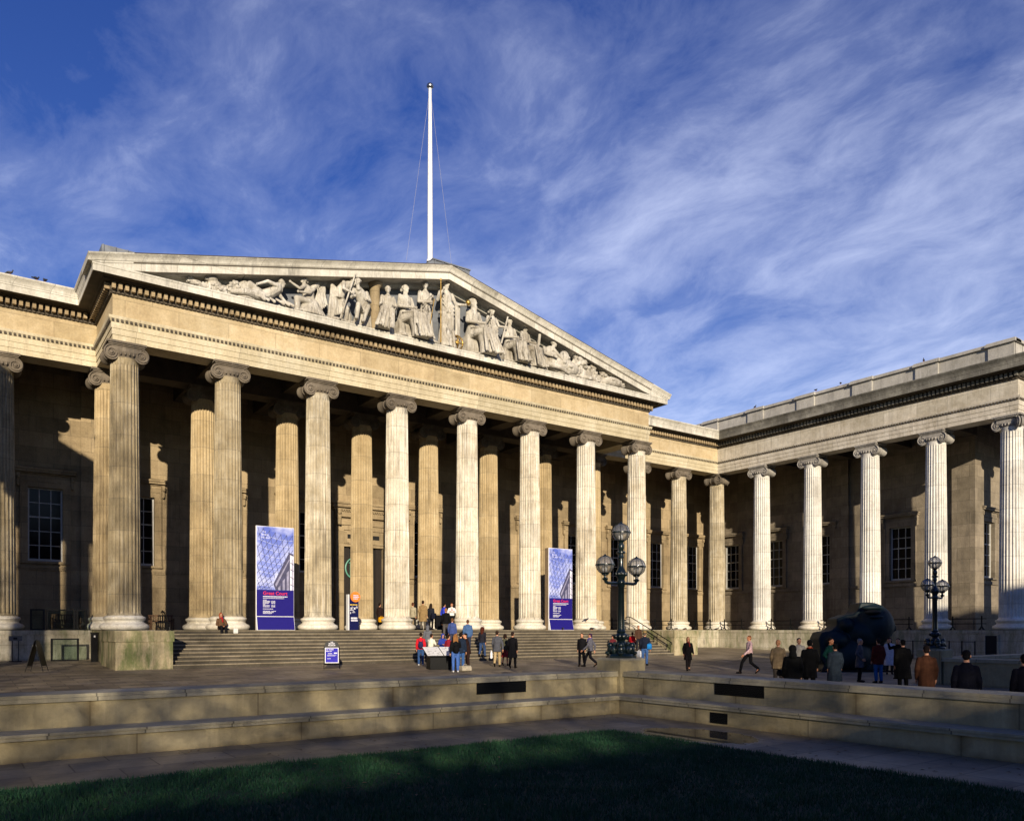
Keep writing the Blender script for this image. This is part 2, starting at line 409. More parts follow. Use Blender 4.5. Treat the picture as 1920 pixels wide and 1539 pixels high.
Z0 = 13.71
arc_prof = [(-1.24, Z0), (0, Z0), (0, 13.98), (.035, 13.985), (.035, 14.27), (.07, 14.275), (.07, 14.55), (.09, 14.56), (.12, 14.64), (.17, 14.70), (.19, 14.79), (.19, 14.83), (.003, 14.87), (-1.24, 14.87)]
fri_prof = [(-1.24, 14.873), (0, 14.873), (0, 15.90), (-1.24, 15.90)]
bed_prof = [(-1.24, 15.903), (.04, 15.903), (.07, 15.96), (.12, 16.0), (.14, 16.03), (.14, 16.36), (.42, 16.38), (.46, 16.42), (.48, 16.46), (.925, 16.46), (.925, 16.60), (-1.24, 16.60)]
cor_prof = [(-1.24, 16.603), (.928, 16.603), (.928, 16.42), (.96, 16.42), (.96, 16.70), (.985, 16.72), (.985, 16.80), (-1.24, 16.82)]
sima_prof = [(-1.0, 16.824), (1.0, 16.804), (1.01, 16.86), (1.05, 16.95), (1.13, 17.03), (1.17, 17.09), (1.17, 17.15), (-1.0, 17.22)]
def beads(mb, plan, o, z0, z1, pitch, w, depth):
    for i in range(len(plan)-1):
        (ax, ay), (bx, by) = plan[i], plan[i+1]
        L = math.hypot(bx-ax, by-ay); tx, ty = (bx-ax)/L, (by-ay)/L; nx, ny = ty, -tx
        # convex corners get the run extended, concave ones shortened
        def turn(j):
            if j <= 0 or j >= len(plan)-1: return 0
            ux, uy = plan[j][0]-plan[j-1][0], plan[j][1]-plan[j-1][1]; vx, vy = plan[j+1][0]-plan[j][0], plan[j+1][1]-plan[j][1]
            return 1 if ux*vy-uy*vx > 0 else -1
        s = -turn(i)*(o); e = L + turn(i+1)*(o)
        cnt = max(1, int(round((e-s)/pitch))); pt = (e-s)/cnt
        for k in range(cnt):
            u = s + (k+.5)*pt
            c = (ax+tx*u+nx*(o+depth/2), ay+ty*u+ny*(o+depth/2), (z0+z1)/2)
            mb.obox(c, (tx*w/2, ty*w/2, 0), (nx*depth/2, ny*depth/2, 0), (0, 0, (z1-z0)/2))
segs = {'wing_l': plan_full[0:3], 'mid': plan_full[2:8], 'wing_r': plan_full[7:]}
for key, em, cm in (('wing_l', 'wingent', 'wingcorn'), ('mid', 'facade', 'cornice'), ('wing_r', 'wingent', 'wingcorn')):
    # wings are butted against the main range at its inner corners by a mitre
    i0 = {'wing_l': 0, 'mid': 2, 'wing_r': 7}[key]; pl = segs[key]
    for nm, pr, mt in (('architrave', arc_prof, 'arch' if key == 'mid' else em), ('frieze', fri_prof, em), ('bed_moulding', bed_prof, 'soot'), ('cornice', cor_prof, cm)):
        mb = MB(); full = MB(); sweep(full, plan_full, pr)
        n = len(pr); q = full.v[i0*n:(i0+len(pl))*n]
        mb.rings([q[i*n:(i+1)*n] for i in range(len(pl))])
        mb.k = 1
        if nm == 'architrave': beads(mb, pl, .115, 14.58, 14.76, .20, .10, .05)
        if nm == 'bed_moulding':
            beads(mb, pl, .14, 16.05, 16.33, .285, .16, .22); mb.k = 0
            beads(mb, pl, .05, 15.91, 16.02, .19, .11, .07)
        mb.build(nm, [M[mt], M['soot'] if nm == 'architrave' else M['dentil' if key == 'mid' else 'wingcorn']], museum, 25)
# sima (gutter mould): everywhere but along the portico front
for pl, mt, i0 in ((plan_full[0:5], 'cornice', 0), (plan_full[5:8], 'cornice', 5), (plan_full[7:], 'wingcorn', 7)):
    full = MB(); sweep(full, plan_full, sima_prof); n = len(sima_prof)
    mb = MB(); q = full.v[i0*n:(i0+len(pl))*n]; mb.rings([q[i*n:(i+1)*n] for i in range(len(pl))])
    mb.build('gutter_moulding', M[mt], museum, 25)

# ---------------- pediment
XA = CX+.22; ex0 = XL - 1.17; ztop0 = 17.12; zap = 21.60
def zr(x): return ztop0 + (zap-ztop0)*((x-ex0)/(XA-ex0) if x < XA else (2*CX-ex0-x)/(2*CX-ex0-XA))
rk = [(-.9, -.03), (-.9, -1.0), (.0, -1.02), (.06, -.96), (.12, -.84), (.14, -.80), (.90, -.79), (.91, -.83), (.94, -.83), (.94, -.44), (.97, -.41), (.97, -.34), (1.0, -.31), (1.02, -.22), (1.09, -.12), (1.15, -.06), (1.17, 0)]
mb = MB()
ts_ = (0, .03, .06, .1, .14, .18, .3, .5, .75, 1); xs = [ex0 + (XA-ex0)*t for t in ts_] + [2*CX-ex0 - (2*CX-ex0-XA)*t for t in reversed(ts_[:-1])]
mb.rings([[(x, YF-a-o, max(zr(x)+h, 16.81)) for o, h in rk] for x in xs])
mb.k = 1
for h0, h1, o in ((-.415, -.355, .975), (-.03, .012, 1.173), (-.84, -.785, .945)):
    mb.rings([[(x, YF-a-oo, max(zr(x)+h, 16.83)) for oo, h in ((o-.05, h0), (o, h0), (o, h1), (o-.05, h1))] for x in xs[3:-3]])
raking = mb.build('pediment', [M['cornice'], M['soot']], museum, 25)
mb = MB(); mb.prism([(XL+.3, YF-.12, 16.79), (XRr-.3, YF-.12, 16.79), (XA, YF-.12, zr(XA)-.6)], (0, .8, 0)); mb.build('tympanum', M['tymp'], raking)
mb = MB(); mb.prism([(XL+1.6, YF-a-.75, 16.815), (XRr-1.6, YF-a-.75, 16.815), (XRr-1.6, YF-a-.62, 16.93), (XL+1.6, YF-a-.62, 16.93)], (0, 0, .001))
mb = MB()
# ---------------- roofs (lead)
mb.prism([(ex0+.05, YF-.3, 17.0), (2*CX-ex0-.05, YF-.3, 17.0), (XA, YF-.3, zr(XA)-.05)], (0, 11.5, 0))
mb.box(XWL-30, XL-.9, YR+.5, 64, 16.9, 17.35); mb.box(XRr+.9, XW+32, YR+.5, 64, 16.9, 17.35)
mb.box(6.85, 2*CX-6.85, 53.2, 66, 17.0, 22.2)
mb.box(6.85, 2*CX-6.85, 48.0, 53.2, 17.02, 20.95)
for k in range(58):
    x = 6.9 + k*.6; mb.box(x, x+.05, 47.93, 48.0, 17.2, 20.95)
mb.box(24.35, 27.0, 42.55, 44.2, 20.5, 22.75)
mb.prism([(24.35, 42.50, 22.75), (23.6, 42.50, 22.2), (23.6, 42.5, 20.8), (24.35, 42.5, 20.8)], (0, 1.7, 0))
for k in range(5): mb.box(24.45+k*.55, 24.52+k*.55, 42.50, 42.55, 21, 22.74)
mb.box(24.3, 27.05, 42.48, 44.25, 22.755, 22.83)
mb.build('roof', M['lead'], museum)
# wing roofs
for q in ((XW+1.2, 78, YE+1.3, YR+.49, 16.9, 17.3), (-30, XWL-1.2, YE+1.3, YR+.49, 16.9, 17.3)):
    mb = MB(); mb.box(*q); mb.build('roof', M['lead'], museum)
# ---------------- wing parapet with piers
for sx in (1, -1):
    mb = MB(); X = lambda x: x if sx > 0 else 2*CX - x
    def bx(x0, x1, y0, y1, z0, z1): mb.box(min(X(x0), X(x1)), max(X(x0), X(x1)), y0, y1, z0, z1)
    bx(56.92, 58.0, 23.2, 51, 17.15, 18.86); bx(56.75, 58.1, 23.05, 51, 18.863, 19.02); bx(56.85, 58.1, 23.1, 51, 19.023, 19.10)
    bx(56.86, 58.0, 23.1, 51, 17.0, 17.42)
    bx(58.1, 78, 23.2, 24.2, 17.15, 18.86); bx(58.1, 78, 23.05, 24.3, 18.863, 19.10)
    for c in (48.5, 43.6, 38.7, 33.8, 28.9, 24.0):
        bx(56.80, 57.0, c-.8, c+.8, 17.423, 18.86)
        bx(56.62, 57.5, c-.95, c+.95, 18.855, 19.03); bx(56.72, 57.5, c-.9, c+.9, 19.033, 19.115)
    mb.build('parapet', M['parapet'], museum)

# ---------------- floors, podium and steps
mb = MB(); e = 1.13
XPL, XPR = 5.85, 2*CX - 5.85
def slab(x0, x1, y0, y1): mb.box(x0, x1, y0, y1, -2.3, 0)
slab(6.10, XPR, 41.0, 53); slab(XWL+e, 6.10, YR-e, 53); slab(XPR, XW-e, YR-e, 53)
slab(XW-e, 78, YR-5*PW-e, 53); slab(-30, XWL+e, YR-5*PW-e, 53)
mb.build('podium', M['podium'], museum)
mb = MB()
def lip(x0, x1, y0, y1): mb = MB(); mb.box(x0, x1, y0, y1, -.22, .004); mb.build('stylobate', M['podium'], museum)
lip(XWL+e, XPL-.1, YR-e-.05, YR-e+.4); lip(XPR+.1, XW-e, YR-e-.05, YR-e+.4); lip(XW-e-.05, XW-e+.4, YR-5*PW-e-.05, YR-e-.051); lip(XW-e+.4, 78, YR-5*PW-e-.05, YR-5*PW-e+.4)
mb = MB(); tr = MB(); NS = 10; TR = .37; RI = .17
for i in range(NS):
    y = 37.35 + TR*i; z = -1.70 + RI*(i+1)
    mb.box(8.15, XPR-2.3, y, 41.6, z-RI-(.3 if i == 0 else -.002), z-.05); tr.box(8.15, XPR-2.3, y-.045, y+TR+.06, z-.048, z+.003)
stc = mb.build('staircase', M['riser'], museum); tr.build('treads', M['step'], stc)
for x0, cap in ((XPL, 1), (XPR-2.3, -1)):
    mb = MB(); mb.box(x0, x0+2.3, 37.3, 41.2, -2.2, -.50)
    mb.box(x0-.05, x0+2.35, 37.25, 41.2, -.497, -.02)
    if cap == 1: mb.box(6.088, x0+.9, 41.2, YR-e-.004, -2.2, -.012)
    else: mb.box(x0+1.7, x0+2.312, 41.2, YR-e-.004, -2.2, -.012)
    mb.build('pedestal', M['cheek'], museum)

# ---------------- ceilings and inner beams
mb = MB()
mb.box(XL+.3, XRr-.3, YF+.3, 52, 15.0, 15.3); mb.box(XWL, XL+.3, YR+.3, 52, 15.0, 15.3); mb.box(XRr-.3, XW, YR+.3, 52, 15.0, 15.3)
mb.box(XW, WX+1, YR-5*PW+.3, 52, 15.0, 15.3); mb.box(WXL-1, XWL, YR-5*PW+.3, 52, 15.0, 15.3); mb.box(WX+1, 78, YR-5*PW+.3, 28, 15.0, 15.3)
mb.build('ceiling', M['ceil'], museum)
mb = MB()
def beam(*b): m_ = MB(); m_.box(*b); m_.build('ceiling_beam', M['ceil'], museum)
beam(XL+1.25, XRr-1.25, YR-.60, YR+.60, 13.712, 14.998)
for k in range(8):
    x = X0+k*P
    if 0 < k < 7: beam(x-.5, x+.5, YF+.63, YR-.61, 14.1, 14.997)
    beam(x-.5, x+.5, YR+.61, 51.99, 14.1, 14.997)
for y in (YF+1.6, YF+3.2, YR+1.7, YR+3.4): beam(XL+1.26, XRr-1.26, y-.12, y+.12, 14.6, 14.994)
for j in range(1, 6): beam(XW+.63, WX-.01, YR-j*PW-.45, YR-j*PW+.45, 14.1, 14.997)

# ---------------- walls with openings
def wall(mb, u0, u1, put, ops, z0=0.0, z1=15.0, dep_=.35):
    """put(u, d, z): u along the wall, d depth into it"""
    q = lambda a, b, c, d: mb.add([put(*a), put(*b), put(*c), put(*d)], [(0,1,2,3)])
    us = u0
    for (c, w, h0, h1) in sorted(ops):
        l, r = c-w/2, c+w/2
        q((us,0,z0), (l,0,z0), (l,0,z1), (us,0,z1))
        if h0 > z0: q((l,0,z0), (r,0,z0), (r,0,h0), (l,0,h0))
        q((l,0,h1), (r,0,h1), (r,0,z1), (l,0,z1))
        q((l,0,h0), (l,dep_,h0), (l,dep_,h1), (l,0,h1)); q((r,0,h0), (r,dep_,h0), (r,dep_,h1), (r,0,h1))
        q((l,0,h0), (r,0,h0), (r,dep_,h0), (l,dep_,h0)); q((l,0,h1), (r,0,h1), (r,dep_,h1), (l,dep_,h1))
        us = r
    q((us,0,z0), (u1,0,z0), (u1,0,z1), (us,0,z1))
WW, WZ0, WZ1 = 1.72, 3.90, 8.05
bays = [X0 + (k+.5)*P for k in range(-3, 11)]
main_w = [x for x in bays if WXL+1 < x < WX-1 and abs(x-CX) > 1]
wing_w = [YR+.5*PW, YR-.5*PW, YR-1.5*PW, 33.0]
mb = MB()
put_main = lambda u, d, z: (u, YW+d, z)
put_r = lambda u, d, z: (WX+d, u, z)
put_l = lambda u, d, z: (WXL-d, u, z)
put_s = lambda u, d, z: (u, 27.6+d, z)
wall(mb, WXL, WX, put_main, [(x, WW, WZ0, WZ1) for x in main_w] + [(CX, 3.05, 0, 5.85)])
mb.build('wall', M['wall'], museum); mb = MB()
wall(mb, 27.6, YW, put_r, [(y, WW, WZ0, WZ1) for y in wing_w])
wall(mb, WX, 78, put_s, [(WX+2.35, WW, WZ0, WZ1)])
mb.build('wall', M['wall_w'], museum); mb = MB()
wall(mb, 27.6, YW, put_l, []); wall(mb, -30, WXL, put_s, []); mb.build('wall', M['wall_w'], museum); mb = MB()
# backs so that no light leaks in
mb = MB(); mb.box(WXL-.5, WX+.5, 52.6, 60, -1, 16.9); mb.build('back_wall', M['wall'], museum)
for q in ((WX+.6, 78, 28.2, 60, -1, 16.9), (-30, WXL-.6, 28.2, 60, -1, 16.9)): mb = MB(); mb.box(*q); mb.build('back_wall', M['wall_w'], museum)
mb = MB()                                                       # plinth and sill band
def gaps(u0, u1, cut):
    us = u0
    for l, r in sorted(cut):
        yield us, l
        us = r
    yield us, u1
for l, r in gaps(WXL, WX-.12, [(CX-2.1, CX+2.1)]):
    mb.box(l, r, YW-.10, YW-.002, 0.003, .62); mb.box(l, r, YW-.05, YW-.003, .622, .78)
    mb.box(l, r, YW-.07, YW-.001, 3.38, 3.50); mb.box(l, r, YW-.11, YW-.001, 3.503, 3.62)
mb.build('wall_moulding', M['wall'], museum); mb = MB()
mb.box(WX-.10, WX-.002, 27.5, YW-.12, .003, .62); mb.box(WX-.11, WX-.001, 27.49, YW-.12, 3.38, 3.62)
mb.box(WX-.10, 78, 27.5, 27.598, .003, .622); mb.box(WX-.11, 78, 27.49, 27.599, 3.382, 3.622)
mb.build('wall_moulding', M['wall_w'], museum)
# pilasters at the ends of the portico and on the wing
for x in (7.0, 2*CX-7.0):
    mb = MB(); mb.box(x-.68, x+.68, YW-.2, YW-.115, .003, 14.1); mb.box(x-.78, x+.78, YW-.3, YW-.2, .003, .8); mb.build('pilaster', M['wall'], museum)
for y0, y1 in ((27.48, 29.0), (37.3, 39.0)):
    mb = MB(); mb.box(WX-.24, WX-.115, y0, y1, .003, 14.1); mb.box(WX-.34, WX-.24, y0-.05, y1+.1, .003, .8)
    if y0 < 28: mb.box(WX-.24, WX+1.1, y0-.13, y0, .003, 14.1); mb.box(WX-.34, WX+1.2, y0-.23, y0-.13, .003, .8)
    mb.build('pilaster', M['wall_w'], museum)

# ---------------- windows (local: faces -Y, centre x=0, z absolute)
def window_meshes():
    s = MB(); hw = WW/2
    for x0, x1 in ((-hw-.30, -hw), (hw, hw+.30)): s.box(x0, x1, -.10, .0, WZ0-.02, WZ1+.30)
    for x0, x1 in ((-hw-.38, -hw-.30), (hw+.30, hw+.38)): s.box(x0, x1, -.14, .0, WZ0-.02, WZ1+.38)
    s.box(-hw, hw, -.10, 0, WZ1, WZ1+.30); s.box(-hw-.30, hw+.30, -.14, 0, WZ1+.30, WZ1+.38)
    s.box(-hw-.38, hw+.38, -.07, 0, WZ1+.383, WZ1+.72)
    s.box(-hw-.55, hw+.55, -.16, 0, WZ1+.72, WZ1+.80); s.box(-hw-.62, hw+.62, -.36, 0, WZ1+.803, WZ1+.93); s.box(-hw-.68, hw+.68, -.44, 0, WZ1+.933, WZ1+1.03)
    s.prism([(-hw-.66, -.42, WZ1+1.033), (hw+.66, -.42, WZ1+1.033), (hw+.5, -.02, WZ1+1.16), (-hw-.5, -.02, WZ1+1.16)], (0, 0, .004))
    for sg in (-1, 1):
        x = sg*(hw+.47)
        s.box(x-.08, x+.08, -.30, 0, WZ1+.42, WZ1+.717); s.box(x-.07, x+.07, -.20, 0, WZ1+.05, WZ1+.42)
        s.ball((x, -.24, WZ1+.48), (.09, .09, .1), 10, 6); s.ball((x, -.14, WZ1+.05), (.08, .09, .09), 10, 6)
    s.box(-hw-.42, hw+.42, -.16, 0, WZ0-.14, WZ0-.022)
    f = MB(); y0, y1 = .20, .27
    f.box(-hw, -hw+.09, y0, y1, WZ0, WZ1); f.box(hw-.09, hw, y0, y1, WZ0, WZ1); f.box(-hw+.09, hw-.09, y0, y1, WZ0, WZ0+.14); f.box(-hw+.09, hw-.09, y0, y1, WZ1-.08, WZ1)
    for i in (1, 2): x = -hw + WW*i/3; f.box(x-.022, x+.022, y0+.01, y1-.01, WZ0+.14, WZ1-.08)
    for i in range(1, 5):
        z = WZ0+.10+(WZ1-WZ0-.14)*i/5; t = .035 if i == 3 else .02; f.box(-hw+.09, hw-.09, y0+.005, y1-.005, z-t, z+t)
    g = MB(); g.box(-hw, hw, .275, .29, WZ0, WZ1)
    return (s.mesh('window', M['wall']), s.mesh('window', M['wall_w'])), f.mesh('sash', M['sash']), g.mesh('glass_pane', M['glass'])
wm = window_meshes()
def put_window(x, y, rz=0, wing=0):
    w = link('window', wm[0][wing], museum, Vector((x, y, 0)) - ORG[museum], rz)
    link('sash', wm[1], w); link('glass_pane', wm[2], w)
for x in main_w:
    if x > -5: put_window(x, YW)
for y in wing_w: put_window(WX, y, R(-90), 1)
put_window(WX+2.35, 27.6, 0, 1)
# ---------------- doorway
mb = MB(); hw = 1.525
for sg in (-1, 1):
    for o, w, d in ((0, .34, .10), (.34, .22, .20), (.56, .12, .28)):
        x0 = sg*(hw+o); x1 = sg*(hw+o+w); mb.box(CX+min(x0, x1), CX+max(x0, x1), YW-d, YW, 0.003, 7.3+o)
    mb.box(CX+sg*(hw+.5)-.14, CX+sg*(hw+.5)+.14, YW-.5, YW-.281, 7.3, 8.35); mb.ball((CX+sg*(hw+.5), YW-.5, 8.15), (.14, .16, .17)); mb.ball((CX+sg*(hw+.5), YW-.4, 7.4), (.13, .14, .14))
mb.box(CX-hw, CX+hw, YW-.10, YW, 7.0, 7.34); mb.box(CX-hw, CX+hw, YW-.06, YW, 5.85, 6.05); mb.box(CX-hw, CX+hw, YW-.12, YW, 6.05, 6.16)
mb.box(CX-hw-.34, CX+hw+.34, YW-.20, YW, 7.343, 7.62); mb.box(CX-hw-.7, CX+hw+.7, YW-.28, YW, 7.885, 8.35)
mb.box(CX-hw-.85, CX+hw+.85, YW-.42, YW, 8.353, 8.5); mb.box(CX-hw-1.0, CX+hw+1.0, YW-.65, YW, 8.503, 8.72); mb.box(CX-hw-1.1, CX+hw+1.1, YW-.75, YW, 8.723, 8.86)
for i in range(26): mb.box(CX-2.3+i*.18, CX-2.2+i*.18, YW-.40, YW-.3, 8.25, 8.348)
door = mb.build('doorway', M['wall'], museum)
mb = MB(); mb.box(CX-hw, CX+hw, YW+.3, YW+.34, 0.003, 5.85); mb.box(CX-hw+.3, CX+hw-.3, YW-.01, YW+.0, 6.42, 6.72); mb.build('dark_opening', M['dark'], door)
mb = MB()
for x in (CX-hw+.02, CX+hw-.52): mb.box(x, x+.5, YW+.20, YW+.29, 0.003, 5.8)
for x in (CX-hw+.02, CX+hw-.52):
    for k in range(6): mb.box(x+.08, x+.42, YW+.17, YW+.2, .3+k*.9, 1.0+k*.9)
mb.build('door_leaf', flat('dark door timber', rgb(.018,.012,.008), .5, 0, .3), door)
mb = MB(); cz = 4.35; cx = CX-.55; yy = YW+.12
rg = [(cx+.76*math.cos(t), yy, cz+.76*math.sin(t)) for t in [2*math.pi*i/40 for i in range(41)]]
mb.path(rg, .055, 6)
mb.box(cx-.5, cx+.5, yy-.03, yy+.03, cz-.62, cz-.52); mb.prism([(cx-.56, yy-.03, cz+.35), (cx+.56, yy-.03, cz+.35), (cx, yy-.03, cz+.72)], (0, .06, 0))
for i in range(4): mb.box(cx-.43+i*.26, cx-.35+i*.26, yy-.03, yy+.03, cz-.52, cz+.35)
mb.build('emblem', M['verdi'], door)

# ---------------- columns
def shaft_mesh(mat):
    mb = MB(); n = 24; per = 6; H0, H1 = .70, 12.98; rb, rt = .735, .622
    def rad(z):
        t = (z-H0)/(H1-H0); return rb + (rt-rb)*(t**1.35)
    prof = [0, 0, .7, 1, .7, 0]; ang = [-.5, -.40, -.26, 0, .26, .40]
    zs = [H0, H0+.05, H0+.12, H0+.18, H0+.24, 2.2, 3.8, 5.4, 7, 8.6, 10.2, 11.6, H1-.42, H1-.34, H1-.29, H1-.2, H1-.1, H1]
    rs = []
    for i, z in enumerate(zs):
        r = rad(z); d = .0 if (i < 2 or i > len(zs)-4) else (.5 if i in (2, len(zs)-4) else 1)
        if i == 0: r += .07
        if i == 1: r += .02
        if i == len(zs)-1: r += .05
        if i == len(zs)-2: r += .01
        ring = []
        for k in range(n):
            for q in range(per):
                t = 2*math.pi*(k+.5+ang[q])/n; rr = r - .085*(r/.735)*prof[q]*d
                ring.append((rr*math.cos(t), rr*math.sin(t), z))
        rs.append(ring)
    mb.rings(rs); return mb.mesh('column', mat, 28)
def base_mesh():
    mb = MB()
    def torus(zc, h, r0, k=7): return [(r0 + h*math.cos(-math.pi/2+math.pi*i/k), zc+h*math.sin(-math.pi/2+math.pi*i/k)) for i in range(k+1)]
    pr = [(1.0, 0.0), (1.06, 0.02)] + torus(.165, .145, .95) + [(.95, .33), (.90, .35), (.855, .40), (.85, .43), (.87, .47), (.91, .49), (.91, .51)] + torus(.585, .075, .865) + [(.83, .67), (.81, .70)]
    mb.lathe(pr, n=40); return mb.mesh('column_base', M['base'], 35)
def volute(mb, cx, cz, y, sg, face=-1, R0=.385):
    """spiral facing -Y (face=-1) or +Y"""
    pts = []; rad = []
    for i in range(64):
        t = i/63; th = math.pi/2 - sg*t*2*math.pi*2.6; r = (R0-.03)*math.exp(-1.75*t)
        pts.append((cx+r*math.cos(th), y, cz+r*math.sin(th))); rad.append(.036*(1-.55*t))
    mb.path(pts, rad, 6); mb.ball((cx, y, cz), (.075, .05, .075), 10, 6)
    mb.lathe([(.01, y+.10), (R0-.04, y+.10), (R0-.04, y-face*-.0+.03 if face < 0 else y-.03), (.01, y+.05 if face < 0 else y-.05)], (cx, 0, cz), 20, 'y')
def cap_one(mb, wid=.655):
    for s in (-1, 1):
        volute(mb, s*wid, 13.155, -.60, s, -1)
        mb.lathe([(.35, -.56), (.355, -.50), (.31, -.40), (.27, -.2), (.255, -.06), (.285, -.04), (.285, .04), (.255, .06), (.27, .2), (.31, .40), (.355, .50), (.35, .56)], (s*wid, 0, 13.155), 18, 'y')
        # back face
        o = len(mb.v); volute(mb, s*wid, 13.155, -.60, s, -1)
        for i in range(o, len(mb.v)): x, y, z = mb.v[i]; mb.v[i] = (x, -y, z)
    for f in (-1, 1):
        y0, y1 = sorted((f*.595, f*.50))
        pl = [(-wid, y0, 13.50), (-wid, y0, 13.30), (-.42, y0, 13.26), (-.2, y0, 13.22), (0, y0, 13.205), (.2, y0, 13.22), (.42, y0, 13.26), (wid, y0, 13.30), (wid, y0, 13.50)]
        mb.prism(pl, (0, y1-y0, 0))
        mb.path([(-wid, f*.60, 13.505), (0, f*.60, 13.50), (wid, f*.60, 13.505)], .034, 6)
        mb.path([(-wid+.16, f*.60, 13.27), (-.3, f*.60, 13.245), (0, f*.60, 13.215), (.3, f*.60, 13.245), (wid-.16, f*.60, 13.27)], .028, 6)
    mb.box(-wid, wid, -.5, .5, 13.25, 13.50)
def cap_common(mb):
    mb.lathe([(.66, 12.96), (.68, 12.985), (.66, 13.01), (.63, 13.02), (.66, 13.06), (.73, 13.16), (.75, 13.24), (.5, 13.27)], n=28)
    for k in range(24):
        t = 2*math.pi*(k+.5)/24; mb.ball((.735*math.cos(t), .735*math.sin(t), 13.14), (.055, .055, .085), 6, 5)
    mb.box(-.80, .80, -.68, .68, 13.535, 13.60); mb.box(-.86, .86, -.74, .74, 13.60, 13.708)
    for k in range(14):
        for f in (-1, 1): mb.box(-.82+k*.12, -.75+k*.12, f*.745-.012, f*.745+.012, 13.615, 13.69)
    for k in range(12):
        for f in (-1, 1): mb.box(f*.865-.012, f*.865+.012, -.70+k*.12, -.63+k*.12, 13.615, 13.69)
def cap_mesh(mat, corner=0):
    mb = MB(); cap_common(mb)
    if not corner: cap_one(mb)
    elif corner == 1:                                       # outer corner towards (-x, -y): faces -X and -Y
        def half():
            volute(mb, .655, 13.155, -.60, 1, -1)
            mb.lathe([(.35, -.56), (.355, -.50), (.31, -.40), (.27, -.2), (.255, 0), (.27, .2), (.31, .40), (.355, .50), (.35, .56)], (.655, 0, 13.155), 18, 'y')
            mb.prism([(-.5, -.595, 13.50), (-.5, -.595, 13.30), (-.2, -.595, 13.22), (.2, -.595, 13.22), (.655, -.595, 13.30), (.655, -.595, 13.50)], (0, .1, 0))
            mb.path([(-.6, -.60, 13.505), (.655, -.60, 13.505)], .034, 6); mb.path([(-.45, -.60, 13.26), (0, -.60, 13.215), (.5, -.60, 13.26)], .028, 6)
        half(); o = len(mb.v); half()
        for i in range(o, len(mb.v)): x, y, z = mb.v[i]; mb.v[i] = (y, x, z)
        for f in (-1, 1):
            o = len(mb.v); volute(mb, 0, 13.155, -.14, f, -1)
            if f > 0:
                for i in range(o, len(mb.v)): x, y, z = mb.v[i]; mb.v[i] = (x, -y, z)
            mb.xf(Matrix.Translation((-.70, -.70, 0)) @ Matrix.Rotation(R(45), 4, 'Z'), o)
        mb.box(-.65, .65, -.5, .65, 13.25, 13.50); mb.box(-.86, .86, -.86, .86, 13.601, 13.706)
    else:
        cap_one(mb, .64); o = len(mb.v); cap_one(mb, .64)
        for i in range(o, len(mb.v)): x, y, z = mb.v[i]; mb.v[i] = (y, -x, z)
    return mb.mesh('capital', mat, 35)
SH = {k: shaft_mesh(M[k]) for k in ('col_a', 'col_m', 'col_b', 'col_c', 'col_w')}
BASE = base_mesh(); CAP = {(m, c): cap_mesh(M[m], c) for m, c in (('cap', 0), ('cap', 1), ('cap', 2), ('cap_w', 0), ('cap_w', 1))}
proto = None
def column(x, y, mat, cap='cap', corner=0, rz=0):
    c = link('column', SH[mat], museum, Vector((x, y, 0)) - ORG[museum], rz)
    link('column_base', BASE, c); link('capital', CAP[(cap, corner)], c); return c
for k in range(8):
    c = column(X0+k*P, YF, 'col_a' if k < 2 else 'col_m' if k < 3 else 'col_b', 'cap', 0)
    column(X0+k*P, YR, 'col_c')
for k in (-2, -1): column(X0+k*P, YR, 'col_a')
for k in (8, 9): column(X0+k*P, YR, 'col_m')
column(XW, YR, 'col_m', 'cap', 2); column(XWL, YR, 'col_c', 'cap', 2)
for j in range(1, 5): column(XW, YR-j*PW, 'col_w', 'cap_w', 0, R(-90)); column(XWL, YR-j*PW, 'col_w', 'cap_w', 0, R(90))
column(XW, YR-5*PW, 'col_w', 'cap_w', 1); column(XWL, YR-5*PW, 'col_w', 'cap_w', 1, R(90))
for n in (1, 2): column(XW+n*P, YR-5*PW, 'col_w', 'cap_w'); column(XWL-n*P, YR-5*PW, 'col_w', 'cap_w')
# ================================================================ flagpole
fx, fy = 24.45, 43.1
root = wthing('flagpole', (fx, fy, 22.83), 'tall white flagpole with stay wires standing on the roof behind the pediment apex', 'flagpole')
mb = MB(); mb.lathe([(.22, 22.83), (.22, 22.95), (.165, 22.96), (.165, 24), (.15, 28), (.115, 32), (.09, 33.6)], (fx, fy, 0), 16); mb.build('pole', M['white'], root, 40)
mb = MB(); mb.lathe([(.06, 33.55), (.10, 33.62), (.20, 33.68), (.22, 33.76), (.17, 33.86), (.05, 33.93)], (fx, fy, 0), 16); mb.build('finial', M['silver'], root, 40)
for dx, dz in ((-1.55, 22.6), (1.75, 22.7)):
    mb = MB(); mb.tube((fx+dx, fy+.2, dz), (fx+.05*(1 if dx > 0 else -1), fy, 33.3), .008, .008, 5); mb.build('stay_wire', M['wire'], root)

